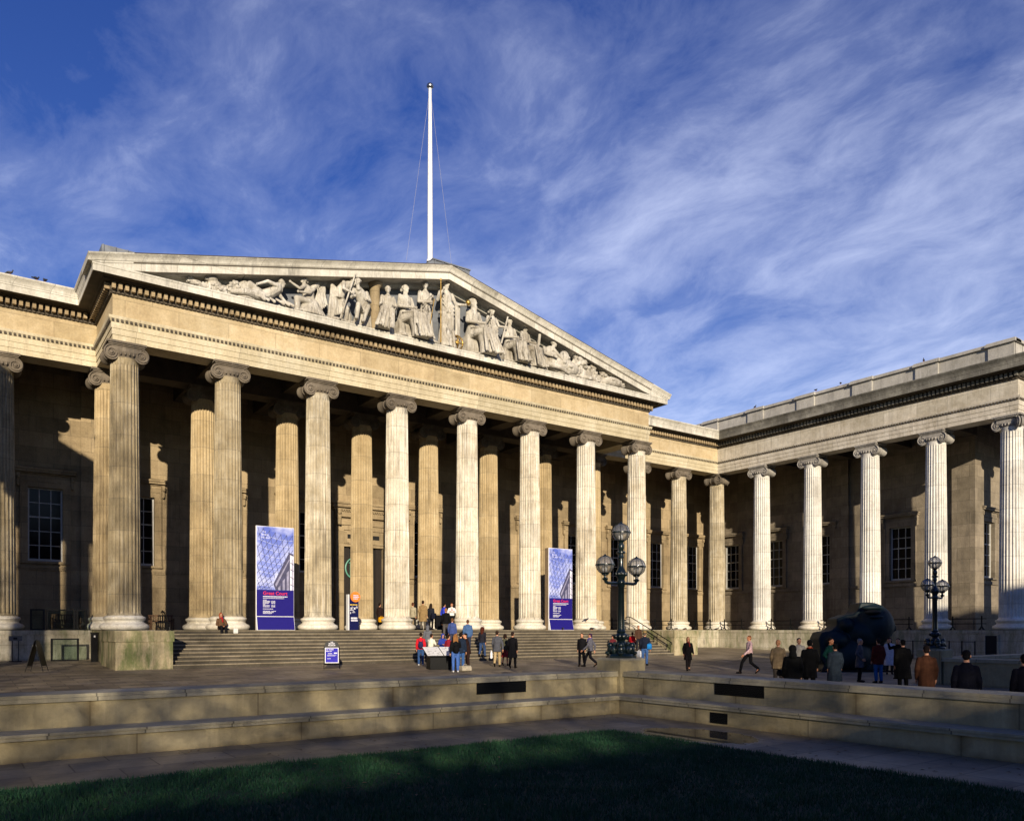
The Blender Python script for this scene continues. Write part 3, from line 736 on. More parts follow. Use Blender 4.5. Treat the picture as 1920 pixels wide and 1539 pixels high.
# ================================================================ banners
def bars(mb, x0, z, w, h, y, seed, gap=.35):
    r = random.Random(seed); x = x0
    while x < x0+w-.02:
        l = h*(1.2+3.2*r.random()); l = min(l, x0+w-x); mb.box(x, x+l, y-.003, y, z, z+h); x += l+h*gap
def banner(x, y, label, D=.42):
    H, W = 5.42, 2.02
    root = thing('exhibition_banner', (x, y, 0), label, 'banner', 'tall blue exhibition banners')
    mb = MB(); mb.box(0, W, .062, D, .004, H-.003); mb.build('case', M['ply'], root)
    mb = MB(); mb.prism([(0, .02, .72), (0, .06, .72), (0, .06, H), (0, .02, H)], (W, 0, 0)); mb.prism([(0, -.16, .004), (0, .06, .004), (0, .06, .715), (0, .0, .715)], (W, 0, 0)); mb.build('front_board', M['white'], root)
    mb = MB(); mb.box(.035, W-.02, -.002, .019, .74, 2.10)
    mb.prism([(.035, -.172, .02), (W-.02, -.172, .02), (W-.02, -.012, .70), (.035, -.012, .70)], (0, .004, 0)); mb.build('blue_panel', M['navy'], root)
    mb = MB(); mb.box(.035, W-.02, -.002, .019, 2.104, H-.02); pic = mb.build('picture', M['postersky'], root)
    # lattice of the printed glass roof: fans of curves, clipped to the picture
    def clipc(pts, w, m_):
        out = []
        for (ax, az), (bx, bz) in zip(pts, pts[1:]):
            if all(.045 < q < W-.03 for q in (ax, bx)) and all(2.13 < q < H-.03 for q in (az, bz)) and not (ax > .86 + (az-2.1)*-.0 and az < 3.95 - (W-ax)*1.15 + .0):
                dx, dz = bx-ax, bz-az; l = math.hypot(dx, dz) or 1; nx, nz = -dz/l*w, dx/l*w
                m_.add([(ax-nx, -.0055, az-nz), (bx-nx, -.0055, bz-nz), (bx+nx, -.0055, bz+nz), (ax+nx, -.0055, az+nz)], [(0,1,2,3)])
    def mapp(u, v):                                              # a curved net that tightens towards the lower left
        x = -.25 + u*2.75; z = H + .15 - 3.7*(1-(1-v)**1.7) - .75*math.sin(min(1, max(0, u))*1.9)*(1-v) + .25*u
        return x*(.42+.58*(1-v*.55)) + .02, z
    for m_, w, rng in ((MB(), .014, 'a'), (MB(), .007, 'b')):
        if rng == 'a':
            for k in range(-12, 20):
                clipc([mapp(k/9 + .55*t*1.0, t) for t in [i/60 for i in range(61)]], w, m_)
                clipc([mapp(k/9 + .9 - 1.15*t, t) for t in [i/60 for i in range(61)]], w, m_)
            m_.build('lattice_print', M['posterline'], pic)
        else:
            for k in range(1, 14): clipc([mapp(t, (k/14)**1.1) for t in [i/40 for i in range(41)]], w, m_)
            m_.build('lattice_print', M['posterline2'], pic)
    # printed corner of a columned porch
    def poly(mb, pts, y): mb.add([(px_, y, pz) for px_, pz in pts], [tuple(range(len(pts)))])
    a_ = MB(); poly(a_, [(1.80, 4.05), (W-.03, 3.92), (W-.03, 2.11), (1.80, 2.11)], -.0065); a_.build('porch_print', M['posterlight'], pic)
    a_ = MB(); poly(a_, [(1.72, 4.06), (1.80, 4.08), (1.80, 2.11), (1.02, 2.11), (.90, 2.42)], -.0070); a_.build('porch_print', M['posterdark'], pic)
    a_ = MB(); poly(a_, [(1.74, 3.75), (1.78, 3.72), (1.06, 2.28), (1.0, 2.40)], -.0078)
    for x0, zt in ((1.16, 2.36), (1.40, 2.72), (1.62, 3.15)): poly(a_, [(x0, 2.11), (x0+.12, 2.11), (x0+.12, zt), (x0, zt-.12)], -.0078)
    poly(a_, [(1.90, 3.75), (1.95, 3.75), (1.95, 2.11), (1.90, 2.11)], -.0078); a_.build('porch_print', M['postermid'], pic)
    a_ = MB(); poly(a_, [(1.66, 4.13), (W-.03, 4.02), (W-.03, 3.90), (1.74, 4.02)], -.0085)
    for zb in (2.4, 2.8, 3.2, 3.55): poly(a_, [(1.82, zb), (W-.03, zb-.1), (W-.03, zb-.06), (1.82, zb+.04)], -.0085)
    a_.build('porch_print', M['posterdark'], pic)
    def text(body, size, px_, pz, mat, bold=0):
        o = link('lettering', textmesh('lettering', body, size, mat, .001, 'LEFT', 0, bold), root); o.location = (px_, -.004, pz); o.rotation_euler = (R(90), 0, 0)
    text('Great Court', .252, .36, 1.85, M['red'], .004)
    text('The\nBritish\nMuseum', .15, .27, 5.08, M['inkfaint'], .003)
    mb = MB(); bars(mb, .36, 1.735, 1.30, .048, -.003, 3, .2); bars(mb, .36, 1.655, 1.12, .03, -.003, 4)
    z = 1.56
    for k, (w_, c2) in enumerate(((.22, 0), (.38, 1), (.36, 1), (.3, 1), (.12, 0), (.36, 1), (.34, 1), (0, 0), (.55, 0), (0, 0), (.38, 2), (.56, 0), (.48, 0))):
        if w_: bars(mb, .36, z, w_, .032, -.003, 10+k)
        if c2 == 1: bars(mb, .80, z, .20, .034, -.003, 30+k, .6)
        if c2 == 2: bars(mb, .80, z, .26, .03, -.003, 50+k)
        z -= .058
    mb.build('small_print', M['ink'], root)
banner(13.03, 41.12, 'tall blue banner lettered Great Court standing between the left columns', .14)
banner(32.26, 41.12, 'tall blue banner lettered Great Court standing left of the near lamp post')

# ================================================================ totem sign with orange disc
x0 = onY(653, 41.4)
root = thing('totem_sign', (x0, 41.4, 0), 'narrow dark blue totem sign topped by an orange disc by the doorway', 'sign')
mb = MB(); mb.box(0, .05, -.02, .28, .004, 2.0); mb.build('edge_panel', M['white'], root)
mb = MB(); mb.box(.052, .62, 0, .27, .004, 1.86); mb.build('body', cloth('#14194a'), root)
mb = MB(); mb.lathe([(.01, -.05), (.29, -.05), (.29, 0), (.01, 0)], (.40, -.03, 1.86), 28, 'y'); d_ = mb.build('disc', M['orange'], root)
mb = MB()
for k, w_ in enumerate((.3, .34, .26)): bars(mb, .27, 1.92-k*.09, w_, .04, -.083, 70+k)
mb.build('lettering', M['inkfaint'], d_)
mb = MB(); bars(mb, .1, 1.40, .44, .05, -.003, 81); mb.build('heading', flat('yellow lettering', rgb(.75,.5,.05), .5), root)
mb = MB(); r_ = random.Random(5)
for k in range(14):
    cx_ = .14+.4*r_.random(); cz_ = .95+.36*r_.random(); mb.obox((cx_, -.002, cz_), (.05*r_.random()+.015, 0, .03*r_.random()-.015), (0, .002, 0), (.01*r_.random(), 0, .045*r_.random()+.015))
bars(mb, .16, .62, .38, .10, -.003, 91, .1); bars(mb, .16, .50, .40, .08, -.003, 92, .1)
mb.build('printed_panel', M['ink'], root)

# ================================================================ pavement signs
def aboard(px, pf, label, yaw, wide=.66, h=1.34, lettered=True):
    p = onG(px, pf)
    root = thing('pavement_sign', p, label, 'sign', 'folding pavement signs', yaw)
    for sg in (-1, 1):
        M4 = Matrix.Translation((0, 0, h)) @ Matrix.Rotation(R(14)*sg, 4, 'X') @ Matrix.Translation((0, 0, -h))
        mb = MB(); z0 = .24; n_ = 14; pts = [(-wide/2, 0, z0), (wide/2, 0, z0), (wide/2*.98, 0, h-.28)]
        pts += [(wide/2*.98*math.cos(t), 0, h-.28+.26*math.sin(t)) for t in [math.pi*i/n_ for i in range(1, n_)]] + [(-wide/2*.98, 0, h-.28)]
        mb.prism([(a_, -.015, c_) for a_, b_, c_ in pts], (0, .03, 0)); mb.xf(M4); bd = mb.build('board', M['black'], root)
        mb = MB()
        for s in (-1, 1): mb.tube((s*(wide/2+.02), 0, .0), (s*(wide/2+.005), 0, h-.3), .014, .014, 6)
        mb.tube((-wide/2-.02, 0, .2), (wide/2+.02, 0, .2), .012, .012, 6); mb.xf(M4)
        for i in range(len(mb.v)): a_, b_, c_ = mb.v[i]; mb.v[i] = (a_, b_, max(c_, .003))
        mb.build('leg_frame', M['black'], root)
        if sg == -1 and lettered:
            mb = MB(); mb.box(-wide/2+.03, wide/2-.03, -.021, -.016, .27, .98); mb.xf(M4); mb.build('poster_border', M['white'], bd)
            mb = MB(); mb.box(-wide/2+.055, wide/2-.055, -.026, -.0215, .295, .955); mb.xf(M4); mb.build('poster', cloth('#3a36a8'), bd)
            for body, size, px_, pz, al in (('THE', .065, 0, 1.215, 'CENTER'), ('BRITISH', .08, 0, 1.14, 'CENTER'), ('MUSEUM', .08, 0, 1.06, 'CENTER'), ('The British\nMuseum', .075, -.25, .87, 'LEFT')):
                o = link('lettering', textmesh('lettering', body, size, M['ink'], .001, al, 0, .002), bd); o.matrix_local = M4 @ Matrix.Translation((px_, -.018 if pz > 1 else -.028, pz)) @ Matrix.Rotation(R(90), 4, 'X')
            mb = MB(); bars(mb, -.17, .69, .2, .025, -.028, 5); bars(mb, .1, .70, .14, .05, -.028, 6); bars(mb, -.2, .63, .42, .015, -.028, 7); bars(mb, -.2, .59, .36, .015, -.028, 8); bars(mb, -.2, .46, .17, .02, -.028, 9)
            mb.xf(M4); mb.build('small_print', M['ink'], bd)
    return root
aboard(622, 1254.5, 'black folding pavement sign with a blue poster at the foot of the steps', R(-22))
aboard(69, 1260.5, 'black folding pavement sign seen edge-on at far left', R(70), lettered=False)

# ================================================================ information desk
p = onG(827, 1254)
root = thing('information_lectern', p, 'black information desk with a sloping white map top among the group by the steps', 'lectern', None, R(-14))
mb = MB(); mb.prism([(-.62, -.34, .003), (-.62, .34, .003), (-.62, .34, .92), (-.62, -.34, .62)], (1.24, 0, 0)); mb.build('base', M['black'], root)
mb = MB()
mb.prism([(-.80, -.50, .60), (-.80, .50, 1.0), (-.80, .50, 1.045), (-.80, -.50, .645)], (1.6, 0, 0)); mb.build('frame', M['black'], root)
for x0_ in (-.78, .02):
    mb = MB(); mb.prism([(x0_, -.47, .660), (x0_+.76, -.47, .660), (x0_+.76, .47, 1.036), (x0_, .47, 1.036)], (0, 0, .003)); pn = mb.build('map_panel', M['white'], root)
    mb = MB(); r_ = random.Random(int(x0_*100))
    for k in range(26):
        u, v = x0_+.06+.6*r_.random(), -.42+.8*r_.random(); z_ = .6655+(v+.47)*.4
        mb.add([(u, v, z_), (u+.03+.06*r_.random(), v, z_), (u+.05, v+.025, z_+.01), (u, v+.025, z_+.01)], [(0,1,2,3)])
    mb.build('map_print', cloth('#555a60'), pn)

# ================================================================ railings, handrails, benches, glass screens
def railing(p0, p1, label, inner=2):
    p0, p1 = Vector(p0), Vector(p1); c = (p0+p1)/2; d_ = (p1-p0); L = d_.length; rz = math.atan2(d_.y, d_.x)
    root = thing('railing', c, label, 'railing', 'low black railings between the columns', rz)
    for z in (.42, .74):
        mb = MB(); mb.box(-L/2, L/2, -.022, .022, z-.025, z+.025); mb.build('rail', M['black'], root)
    for i in range(inner):
        x = -L/2 + L*(.12 + .76*i/(inner-1)); mb = MB(); mb.box(x-.035, x+.035, -.035, .035, .14, .88); mb.ball((x, 0, .90), .05, 8, 6)
        for s in (-1, 1): mb.path([(x, s*.03, .30), (x, s*.10, .12), (x, s*.24, .004)], [.025, .025, .03], 6)
        mb.path([(x, .0, .30), (x+.1, 0, .12), (x+.2, 0, .004)], [.025, .025, .03], 6); mb.path([(x, .0, .30), (x-.1, 0, .12), (x-.2, 0, .004)], [.025, .025, .03], 6)
        mb.build('post', M['black'], root)
yr = YR-.55
ords = ['nearest the portico', 'second along', 'third along', 'fourth along', 'last of the row at right']
railing((X0+7*P+1.3, yr, 0), (X0+8*P-1.2, yr, 0), 'black railing in the bay just right of the portico, beside the handrail')
railing((X0+8*P+1.2, yr, 0), (X0+9*P-1.2, yr, 0), 'black railing in front of the wooden bench right of the portico')
railing((X0+9*P+1.2, yr, 0), (XW-1.2, yr, 0), 'black railing in the bay at the inner corner of the two colonnades')
for j in range(5):
    railing((XW-.75, YR-j*PW-1.2, 0), (XW-.75, YR-(j+1)*PW+1.2, 0), 'black railing between pale wing columns, %s' % ['in the bay touching the corner column', 'one bay left of the bronze head', 'in the bay behind the bronze head', 'just left of the far lamp post', 'in the bay behind the far lamp post'][j])
def handrail(x, label, y0=41.4, y1=37.4, z1=-1.70, flip=1):
    root = wthing('handrail', (x, (y0+y1)/2, -.9), label, 'handrail', 'iron handrails down the steps')
    mb = MB(); mb.path([(x, y0+.35, .86), (x, y0+.1, .95), (x, y0-.3, .88), (x, y1, z1+.92), (x, y1-.15, z1+.85), (x, y1-.15, z1+.72)], .032, 7); mb.build('rail', M['black'], root, 40)
    mb = MB(); mb.path([(x, y0-.0, .46), (x, y0-.3, .42), (x, y1, z1+.46)], .02, 6); mb.build('rail', M['black'], root, 40)
    for i, t in enumerate((.02, .36, .70, 1.0)):
        y = y0-(y0-y1)*t; zt = .93 if i == 0 else (.88+(z1+.92-.88)*(y0-.3-y)/(y0-.3-y1)); zb = zt-(.93 if i == 0 else .98)
        mb = MB(); mb.tube((x, y, zb), (x, y, zt), .026, .026, 7); mb.build('post', M['black'], root, 40)
handrail(XPR-2.62, 'black iron handrail running down the right end of the steps')
handrail(8.6, 'short black iron handrail at the left end of the steps beside the mossy pedestal', 41.5, 40.2, -.70)
def bench(x, y, label, rz=0, metal=False, L=1.8):
    root = thing('bench', (x, y, 0), label, 'bench', None, rz); mt = M['black'] if metal else M['wood']
    mb = MB()
    for k in range(4): mb.box(-L/2, L/2, -.25+k*.13, -.14+k*.13, .42, .46)
    mb.build('seat', mt, root)
    mb = MB(); mb.box(-L/2, L/2, .24, .28, .82, .90); mb.box(-L/2, L/2, .24, .28, .50, .56)
    for k in range(int(L/.12)): mb.box(-L/2+.05+k*.12, -L/2+.11+k*.12, .245, .275, .56, .82)
    mb.build('backrest', mt, root)
    for sx in (-1, 1):
        mb = MB(); x_ = sx*(L/2-.08); mb.box(x_-.035, x_+.035, -.26, -.19, .003, .64); mb.box(x_-.035, x_+.035, .22, .29, .003, .9); mb.box(x_-.04, x_+.04, -.30, .27, .64, .69); mb.build('leg', mt, root)
bench(onY(124, 50.6), 50.6, 'wooden bench below the far-left window behind the glass screens', 0, L=1.5)
bench(onY(303, 50.2), 50.2, 'wooden bench against the wall behind the left handrail', 0, L=1.4)
bench(X0+8.45*P, 49.6, 'dark ornate bench behind the railing right of the portico', 0, True, 2.2)
def screen(x0, x1, y, z0, z1, label):
    root = wthing('glass_screen', ((x0+x1)/2, y, z0), label, 'screen', 'glass screens at far left')
    mb = MB()
    for x in (x0, x1-.09): mb.box(x, x+.09, y-.045, y+.045, z0, z1)
    mb.box(x0+.09, x1-.09, y-.028, y+.028, z1-.07, z1-.002); mb.box(x0+.09, x1-.09, y-.028, y+.028, z0+.002, z0+.07); mb.build('frame', M['black'], root)
    mb = MB(); mb.box(x0+.06, x1-.06, y-.006, y+.006, z0+.05, z1-.05); mb.build('pane', M['clear'], root)
ys_ = YR-1.0
a0, a1, a2, a3 = onY(56, ys_), onY(85, ys_), onY(142, ys_), onY(163, ys_)
screen(a0, a1-.02, ys_, .004, 1.06, 'narrow glass screen at the far left end of the podium edge')
screen(a1+.02, a2-.02, ys_, .004, 1.06, 'wide black-framed glass screen on the podium edge before the wooden bench')
screen(a2+.02, a3, ys_, .004, 1.06, 'narrow glass screen on the podium edge next to the left portico column')
yb = YR-2.4
screen(onY(95, yb), onY(148, yb), yb, zg(yb)+.01, zg(yb)+1.12, 'black-framed glass screen standing on the forecourt below the podium')
x0_ = 5.75; zc_ = zg(43.6)
root = wthing('black_cabinet', (x0_+.14, 43.6, zc_), 'tall narrow black cabinet standing beside the mossy pedestal', 'cabinet')
mb = MB(); mb.box(x0_, x0_+.29, 43.5, 43.72, zc_, zc_+1.38); mb.box(x0_-.02, x0_+.31, 43.48, 43.74, zc_+1.383, zc_+1.44); mb.build('body', M['black'], root)
mb = MB(); mb.box(x0_+.11, x0_+.18, 43.49, 43.498, zc_+1.20, zc_+1.29); mb.build('notice', M['white'], root)
px_ = onG(29, 1240)
root = thing('sign_stand', px_, 'small steel sign stand on two thin legs at the far left podium', 'sign stand')
mb = MB(); mb.box(-.28, .28, -.02, .02, 1.0, 1.24); mb.build('sign_panel', cloth('#777672'), root)
mb = MB(); mb.box(-.09, .07, -.026, -.021, 1.07, 1.17); mb.build('notice', M['black'], root)
for sx in (-.12, .12): mb = MB(); mb.tube((sx, 0, .02), (sx, 0, 1.02), .02, .02, 6); mb.build('leg', cloth('#3a3a3c'), root)
mb = MB(); mb.box(-.26, .26, -.12, .12, .002, .03); mb.build('foot', cloth('#2a2a2c'), root)
root = wthing('basement_door', (XW-1.16, 26.1, -1.9), 'dark basement doorway in the podium at far right', 'door')
mb = MB(); y0_ = onX(1870, XW-1.15); y1_ = onX(1848, XW-1.15); mb.box(XW-1.19, XW-1.132, y0_, y1_, zg(26)+.004, -.36); mb.build('door_leaf', M['dark'], root)
mb = MB(); mb.box(XW-1.23, XW-1.131, y0_-.1, y0_-.002, zg(26), -.3); mb.box(XW-1.23, XW-1.131, y1_+.002, y1_+.1, zg(26), -.3); mb.build('frame', M['podium'], root)
# area fence in front of the wing podium
for j, (p0, p1) in enumerate(((1702, 1800),)):
    root = wthing('area_fence', (XW-2.0, 29, zg(29)), 'thin black fence in front of the podium behind the far lamp post', 'fence')
    ya, yb_ = onX(1690, XW-2.0), onX(1828, XW-2.0)
    mb = MB(); mb.box(XW-2.02, XW-1.98, yb_, ya, -.78, -.75); mb.box(XW-2.02, XW-1.98, yb_, ya, -1.7, -1.67); mb.build('rail', M['black'], root)
    n_ = 7
    for i in range(n_):
        y = yb_+(ya-yb_)*i/(n_-1); mb = MB(); mb.box(XW-2.03, XW-1.97, y-.03, y+.03, zg(y), -.70); mb.build('post', M['black'], root)

# ================================================================ large dark bronze fragment of a head (generic)
c0 = onD(1600, 40.0); gz = c0.z
root = thing('bronze_sculpture', c0, 'huge dark bronze fragment of a head lying tilted on the forecourt, bystanders before it', 'sculpture')
rt = Vector((math.cos(TH), -math.sin(TH), 0)); bk = Vector((math.sin(TH), math.cos(TH), 0))
k_ = 40.0/F
def SP(u, v, b=0):            # u, v measured in pixels of the photograph at that distance, b metres back
    return rt*((u-1600)*k_) + Vector((0, 0, CZ-(v-HZ)*k_-gz)) + bk*b
mb = MB()
OUT = [(1607,1130),(1620,1129),(1633,1130),(1647,1135),(1656,1144),(1663,1155),(1669,1164),(1673,1173),(1674,1182),(1663,1187),(1657,1193),(1652,1202),(1650,1215),(1653,1235),(1655,1257),(1533,1257),(1540,1246),(1532,1233),(1532,1213),(1529,1197),(1535,1185),(1552,1182),(1563,1173),(1562,1160),(1569,1157),(1576,1155),(1583,1152),(1593,1152),(1600,1147),(1604,1138)]
mb.prism([SP(u, v, -.45) for u, v in OUT], bk*1.3)
def blob(u, v, ru, rv, b=0, rb=1.0):
    o = len(mb.v); mb.ball((0,0,0), (1,1,1), 20, 14); c = SP(u, v, b)
    for i in range(o, len(mb.v)):
        x, y, z = mb.v[i]; mb.v[i] = tuple(c + rt*(x*ru*k_) + bk*(y*rb) + Vector((0, 0, z*rv*k_)))
blob(1633, 1172, 38, 40, -.1, 1.15); blob(1612, 1188, 34, 30, -.1, 1.0); blob(1580, 1172, 15, 13, -.3, .6); blob(1562, 1200, 24, 18, -.3, .7); blob(1590, 1228, 40, 34, -.1, .9)
me = remesh(mb, 'bronze_head', M['bronze'], .045, 11, .6)
sc_ = link('bronze_head', me, root)
mb = MB(); a_ = SP(1528, 1257, -1.0); mb.obox(SP(1594, 1256, .1), rt*(72*k_), bk*1.35, (0, 0, .045)); mb.build('plinth', M['black'], root)
mb = MB()
def bl2(u, v, ru, rv, b, rb, mb=mb):
    o = len(mb.v); mb.ball((0,0,0), (1,1,1), 16, 8); c = SP(u, v, b)
    for i in range(o, len(mb.v)):
        x, y, z = mb.v[i]; mb.v[i] = tuple(c + rt*(x*ru*k_) + bk*(y*rb) + Vector((0, 0, z*rv*k_)))
bl2(1620, 1140, 19, 5, -.85, .26); bl2(1624, 1157, 13, 3.5, -1.15, .16); mb.build('brow', M['bronze'], root, 60)
mb = MB(); bl2(1619, 1148, 15, 4, -1.02, .2, mb); mb.build('eye_hollow', M['dark'], root, 60)

# ================================================================ pigeons
def pigeon_mesh(peck=0):
    mb = MB(); mb.limb([(0, .10, .11), (0, 0, .115), (0, -.07, .13)], [.045, .065, .05], 10)
    mb.limb([(0, -.09, .15), (0, -.115, .20 - peck*.12), (0, -.125-peck*.02, .225-peck*.14)], [.035, .026, .03], 8)
    mb.tube((0, -.15-peck*.02, .225-peck*.15), (0, -.185, .215-peck*.15), .012, .003, 6); mb.tube((0, .08, .11), (0, .24, .085), .04, .03, 6)
    for s in (-1, 1): mb.ball((s*.05, .04, .12), (.02, .12, .05), 8, 6)
    body = mb.mesh('body', flat('pigeon feathers', rgb(.035,.037,.045), .6, 0, .4, 30), 60)
    l = MB()
    for s in (-1, 1): l.tube((s*.025, -.0, .07), (s*.025, -.01, .0), .006, .006, 5); l.tube((s*.025, -.05, .004), (s*.025, .02, .004), .005, .005, 5)
    return body, l.mesh('legs', M['orange'])
PG = [pigeon_mesh(0), pigeon_mesh(1)]
def pigeon(loc, rz, k, label):
    t_ = thing('pigeon', loc, label, 'pigeon', 'pigeons about the building', rz); link('body', PG[k][0], t_); link('legs', PG[k][1], t_)
yl = YR-a-1.05
pigeon((onY(19, yl), yl, 17.16), R(60), 0, 'pigeon on the left cornice nearest the edge of the photo')
pigeon((onY(68, yl), yl, 17.16), R(120), 0, 'left one of two close pigeons on the left cornice')
pigeon((onY(84, yl), yl, 17.16), R(200), 0, 'right one of two close pigeons on the left cornice')
for px2, lb in ((1416, 'pigeon on the wing parapet nearest the portico'), (1576, 'pigeon on the middle of the wing parapet'), (1530, 'pigeon on the wing parapet just left of the middle one'), (1732, 'pigeon on the right part of the wing parapet')):
    pigeon((56.8, onX(px2, 56.8), 19.12), R(px2 % 360), 0, lb)
for px2, py2, lb in ((1055, 1187, 'pigeon on the top steps left of the near lamp post'), (1110, 1186, 'pigeon on the top steps close to the near lamp post')):
    y2 = 40.95; pigeon((onY(px2, y2), y2, .004), R(px2 % 300), 1, lb)
pigeon((onY(1100, 41.15), 41.15, .62), R(80), 0, 'pigeon perched on a column base above the steps')
for px2, lb in ((1268, 'pigeon on the podium edge left of the first column right of the portico'), (1285, 'pigeon pecking on the podium edge right of the portico')): pigeon((onY(px2, YR-1.05), YR-1.05, .006), R(px2 % 200), 1, lb)
pigeon((XW-1.02, onX(1345, XW-1.02), .006), R(40), 0, 'pigeon on the podium edge below the corner column')
# ================================================================ figures: shared skeleton (person metres, facing -Y)
def V(*c): return Vector(c)
def skel(pose='stand', st=.0, lean=.0, arms=('down', 'down'), turn=0):
    J = dict(pel=V(0,0,.95), chest=V(0,-lean*.3,1.30), neck=V(0,-lean*.45,1.47), head=V(0,-lean*.55-.02,1.605))
    for i, s in enumerate((-1, 1)):
        hip = V(s*.09,0,.92); knee = V(s*.10,-.02,.50); ank = V(s*.105,.02,.085); toe = V(s*.125,-.15,.03)
        if pose in ('walk',):
            if i == 0: knee = V(s*.09,-.30*st,.53); ank = V(s*.09,-.40*st,.085); toe = V(s*.10,-.40*st-.17,.045)
            else: knee = V(s*.09,.03*st,.50); ank = V(s*.09,.38*st,.15+.06*st); toe = V(s*.10,.38*st-.12,.035)
        if pose == 'sit': hip = V(s*.09,0,.12); knee = V(s*.12,-.43,.15); ank = V(s*.11,-.42,-.25); toe = V(s*.13,-.58,-.31)
        sh = V(s*.165,-lean*.40,1.375); el = V(s*.225,-lean*.25+.03,1.11); wr = V(s*.225,-lean*.2-.07,.86)
        if pose == 'walk': el.y += (.16 if i == 0 else -.10)*st; wr.y += (.25 if i == 0 else -.30)*st
        k = arms[i]
        if k == 'pocket': el = V(s*.30,.08,1.12); wr = V(s*.20,-.10,.93)
        if k == 'front': el = V(s*.24,-.10-lean*.3,1.14); wr = V(s*.08,-.30-lean*.3,1.12)
        if k == 'fold': el = V(s*.26,-.06,1.13); wr = V(-s*.06,-.20,1.18)
        if k == 'up': el = V(s*.30,-.10,1.28); wr = V(s*.34,-.20,1.52)
        if k == 'out': el = V(s*.32,-.08,1.20); wr = V(s*.44,-.24,1.18)
        if k == 'strap': el = V(s*.28,-.02,1.14); wr = V(s*.13,-.20,1.30)
        if k == 'bag': el = V(s*.27,.02,1.10); wr = V(s*.28,.0,.84)
        if k == 'lap': el = V(s*.26,-.12,1.10); wr = V(s*.08,-.30,1.02)
        J['hip%d' % i], J['knee%d' % i], J['ank%d' % i], J['toe%d' % i] = hip, knee, ank, toe
        J['sh%d' % i], J['el%d' % i], J['wr%d' % i] = sh, el, wr
    if pose == 'sit':
        for k in list(J):
            if k[:2] in ('pe', 'ch', 'ne', 'he', 'sh', 'el', 'wr'): J[k] = J[k] + V(0, 0, -.83)
    return J
def hand(mb, J, i, curl=.5):
    w, e = J['wr%d' % i], J['el%d' % i]; d = (w-e).normalized(); s = -1 if i == 0 else 1
    side = d.cross(V(0,0,1)); side = V(0,1,0) if side.length < .3 else side.normalized(); fwd = V(0,-1,0) - d*d.dot(V(0,-1,0)); fwd = fwd.normalized() if fwd.length > .2 else V(s,0,0)
    inn = d.cross(fwd)
    if inn.x*s > 0: inn = -inn
    o = len(mb.v); mb.limb([w-d*.02, w+d*.045, w+d*.085], [.024, .03, .026], 8)
    for f in range(4):
        b = w+d*.085+fwd*(.027-.018*f); l = (.036, .042, .038, .028)[f]
        mb.path([b-d*.015, b+d*l, b+d*(l*1.6)+inn*curl*.02, b+d*(l*1.8)+inn*curl*.045], [.010, .0095, .009, .006], 6)
    b = w+d*.03+fwd*.028; mb.path([b, b+fwd*.022+d*.025, b+fwd*.022+d*.055+inn*.012], [.012, .011, .007], 6)
def headgeo(mb, J, s=1.0):
    h, n = J['head'], J['neck']
    mb.limb([n+V(0,.01,-.06), h+V(0,.015,-.06)], [.058, .052], 10)
    mb.ball(h+V(0,.012,.025), (.077,.094,.095), 14, 10); mb.ball(h+V(0,-.022,-.045), (.058,.065,.068), 12, 8)
    mb.ball(h+V(0,-.062,-.095), (.026,.022,.02), 8, 6); mb.tube(h+V(0,-.085,.03), h+V(0,-.108,-.022), .011, .018, 7)
    for q in (-1, 1): mb.ball(h+V(q*.077,.02,-.01), (.013,.024,.033), 8, 6)
    mb.ball(h+V(0,-.082,.045), (.055,.016,.012), 8, 5); mb.ball(h+V(0,-.080,-.062), (.026,.012,.010), 8, 5)
SKIN = {}
EYE = flat('eye dark', rgb(.02,.015,.012), .4); LIP = flat('lips', rgb(.25,.09,.07), .6)
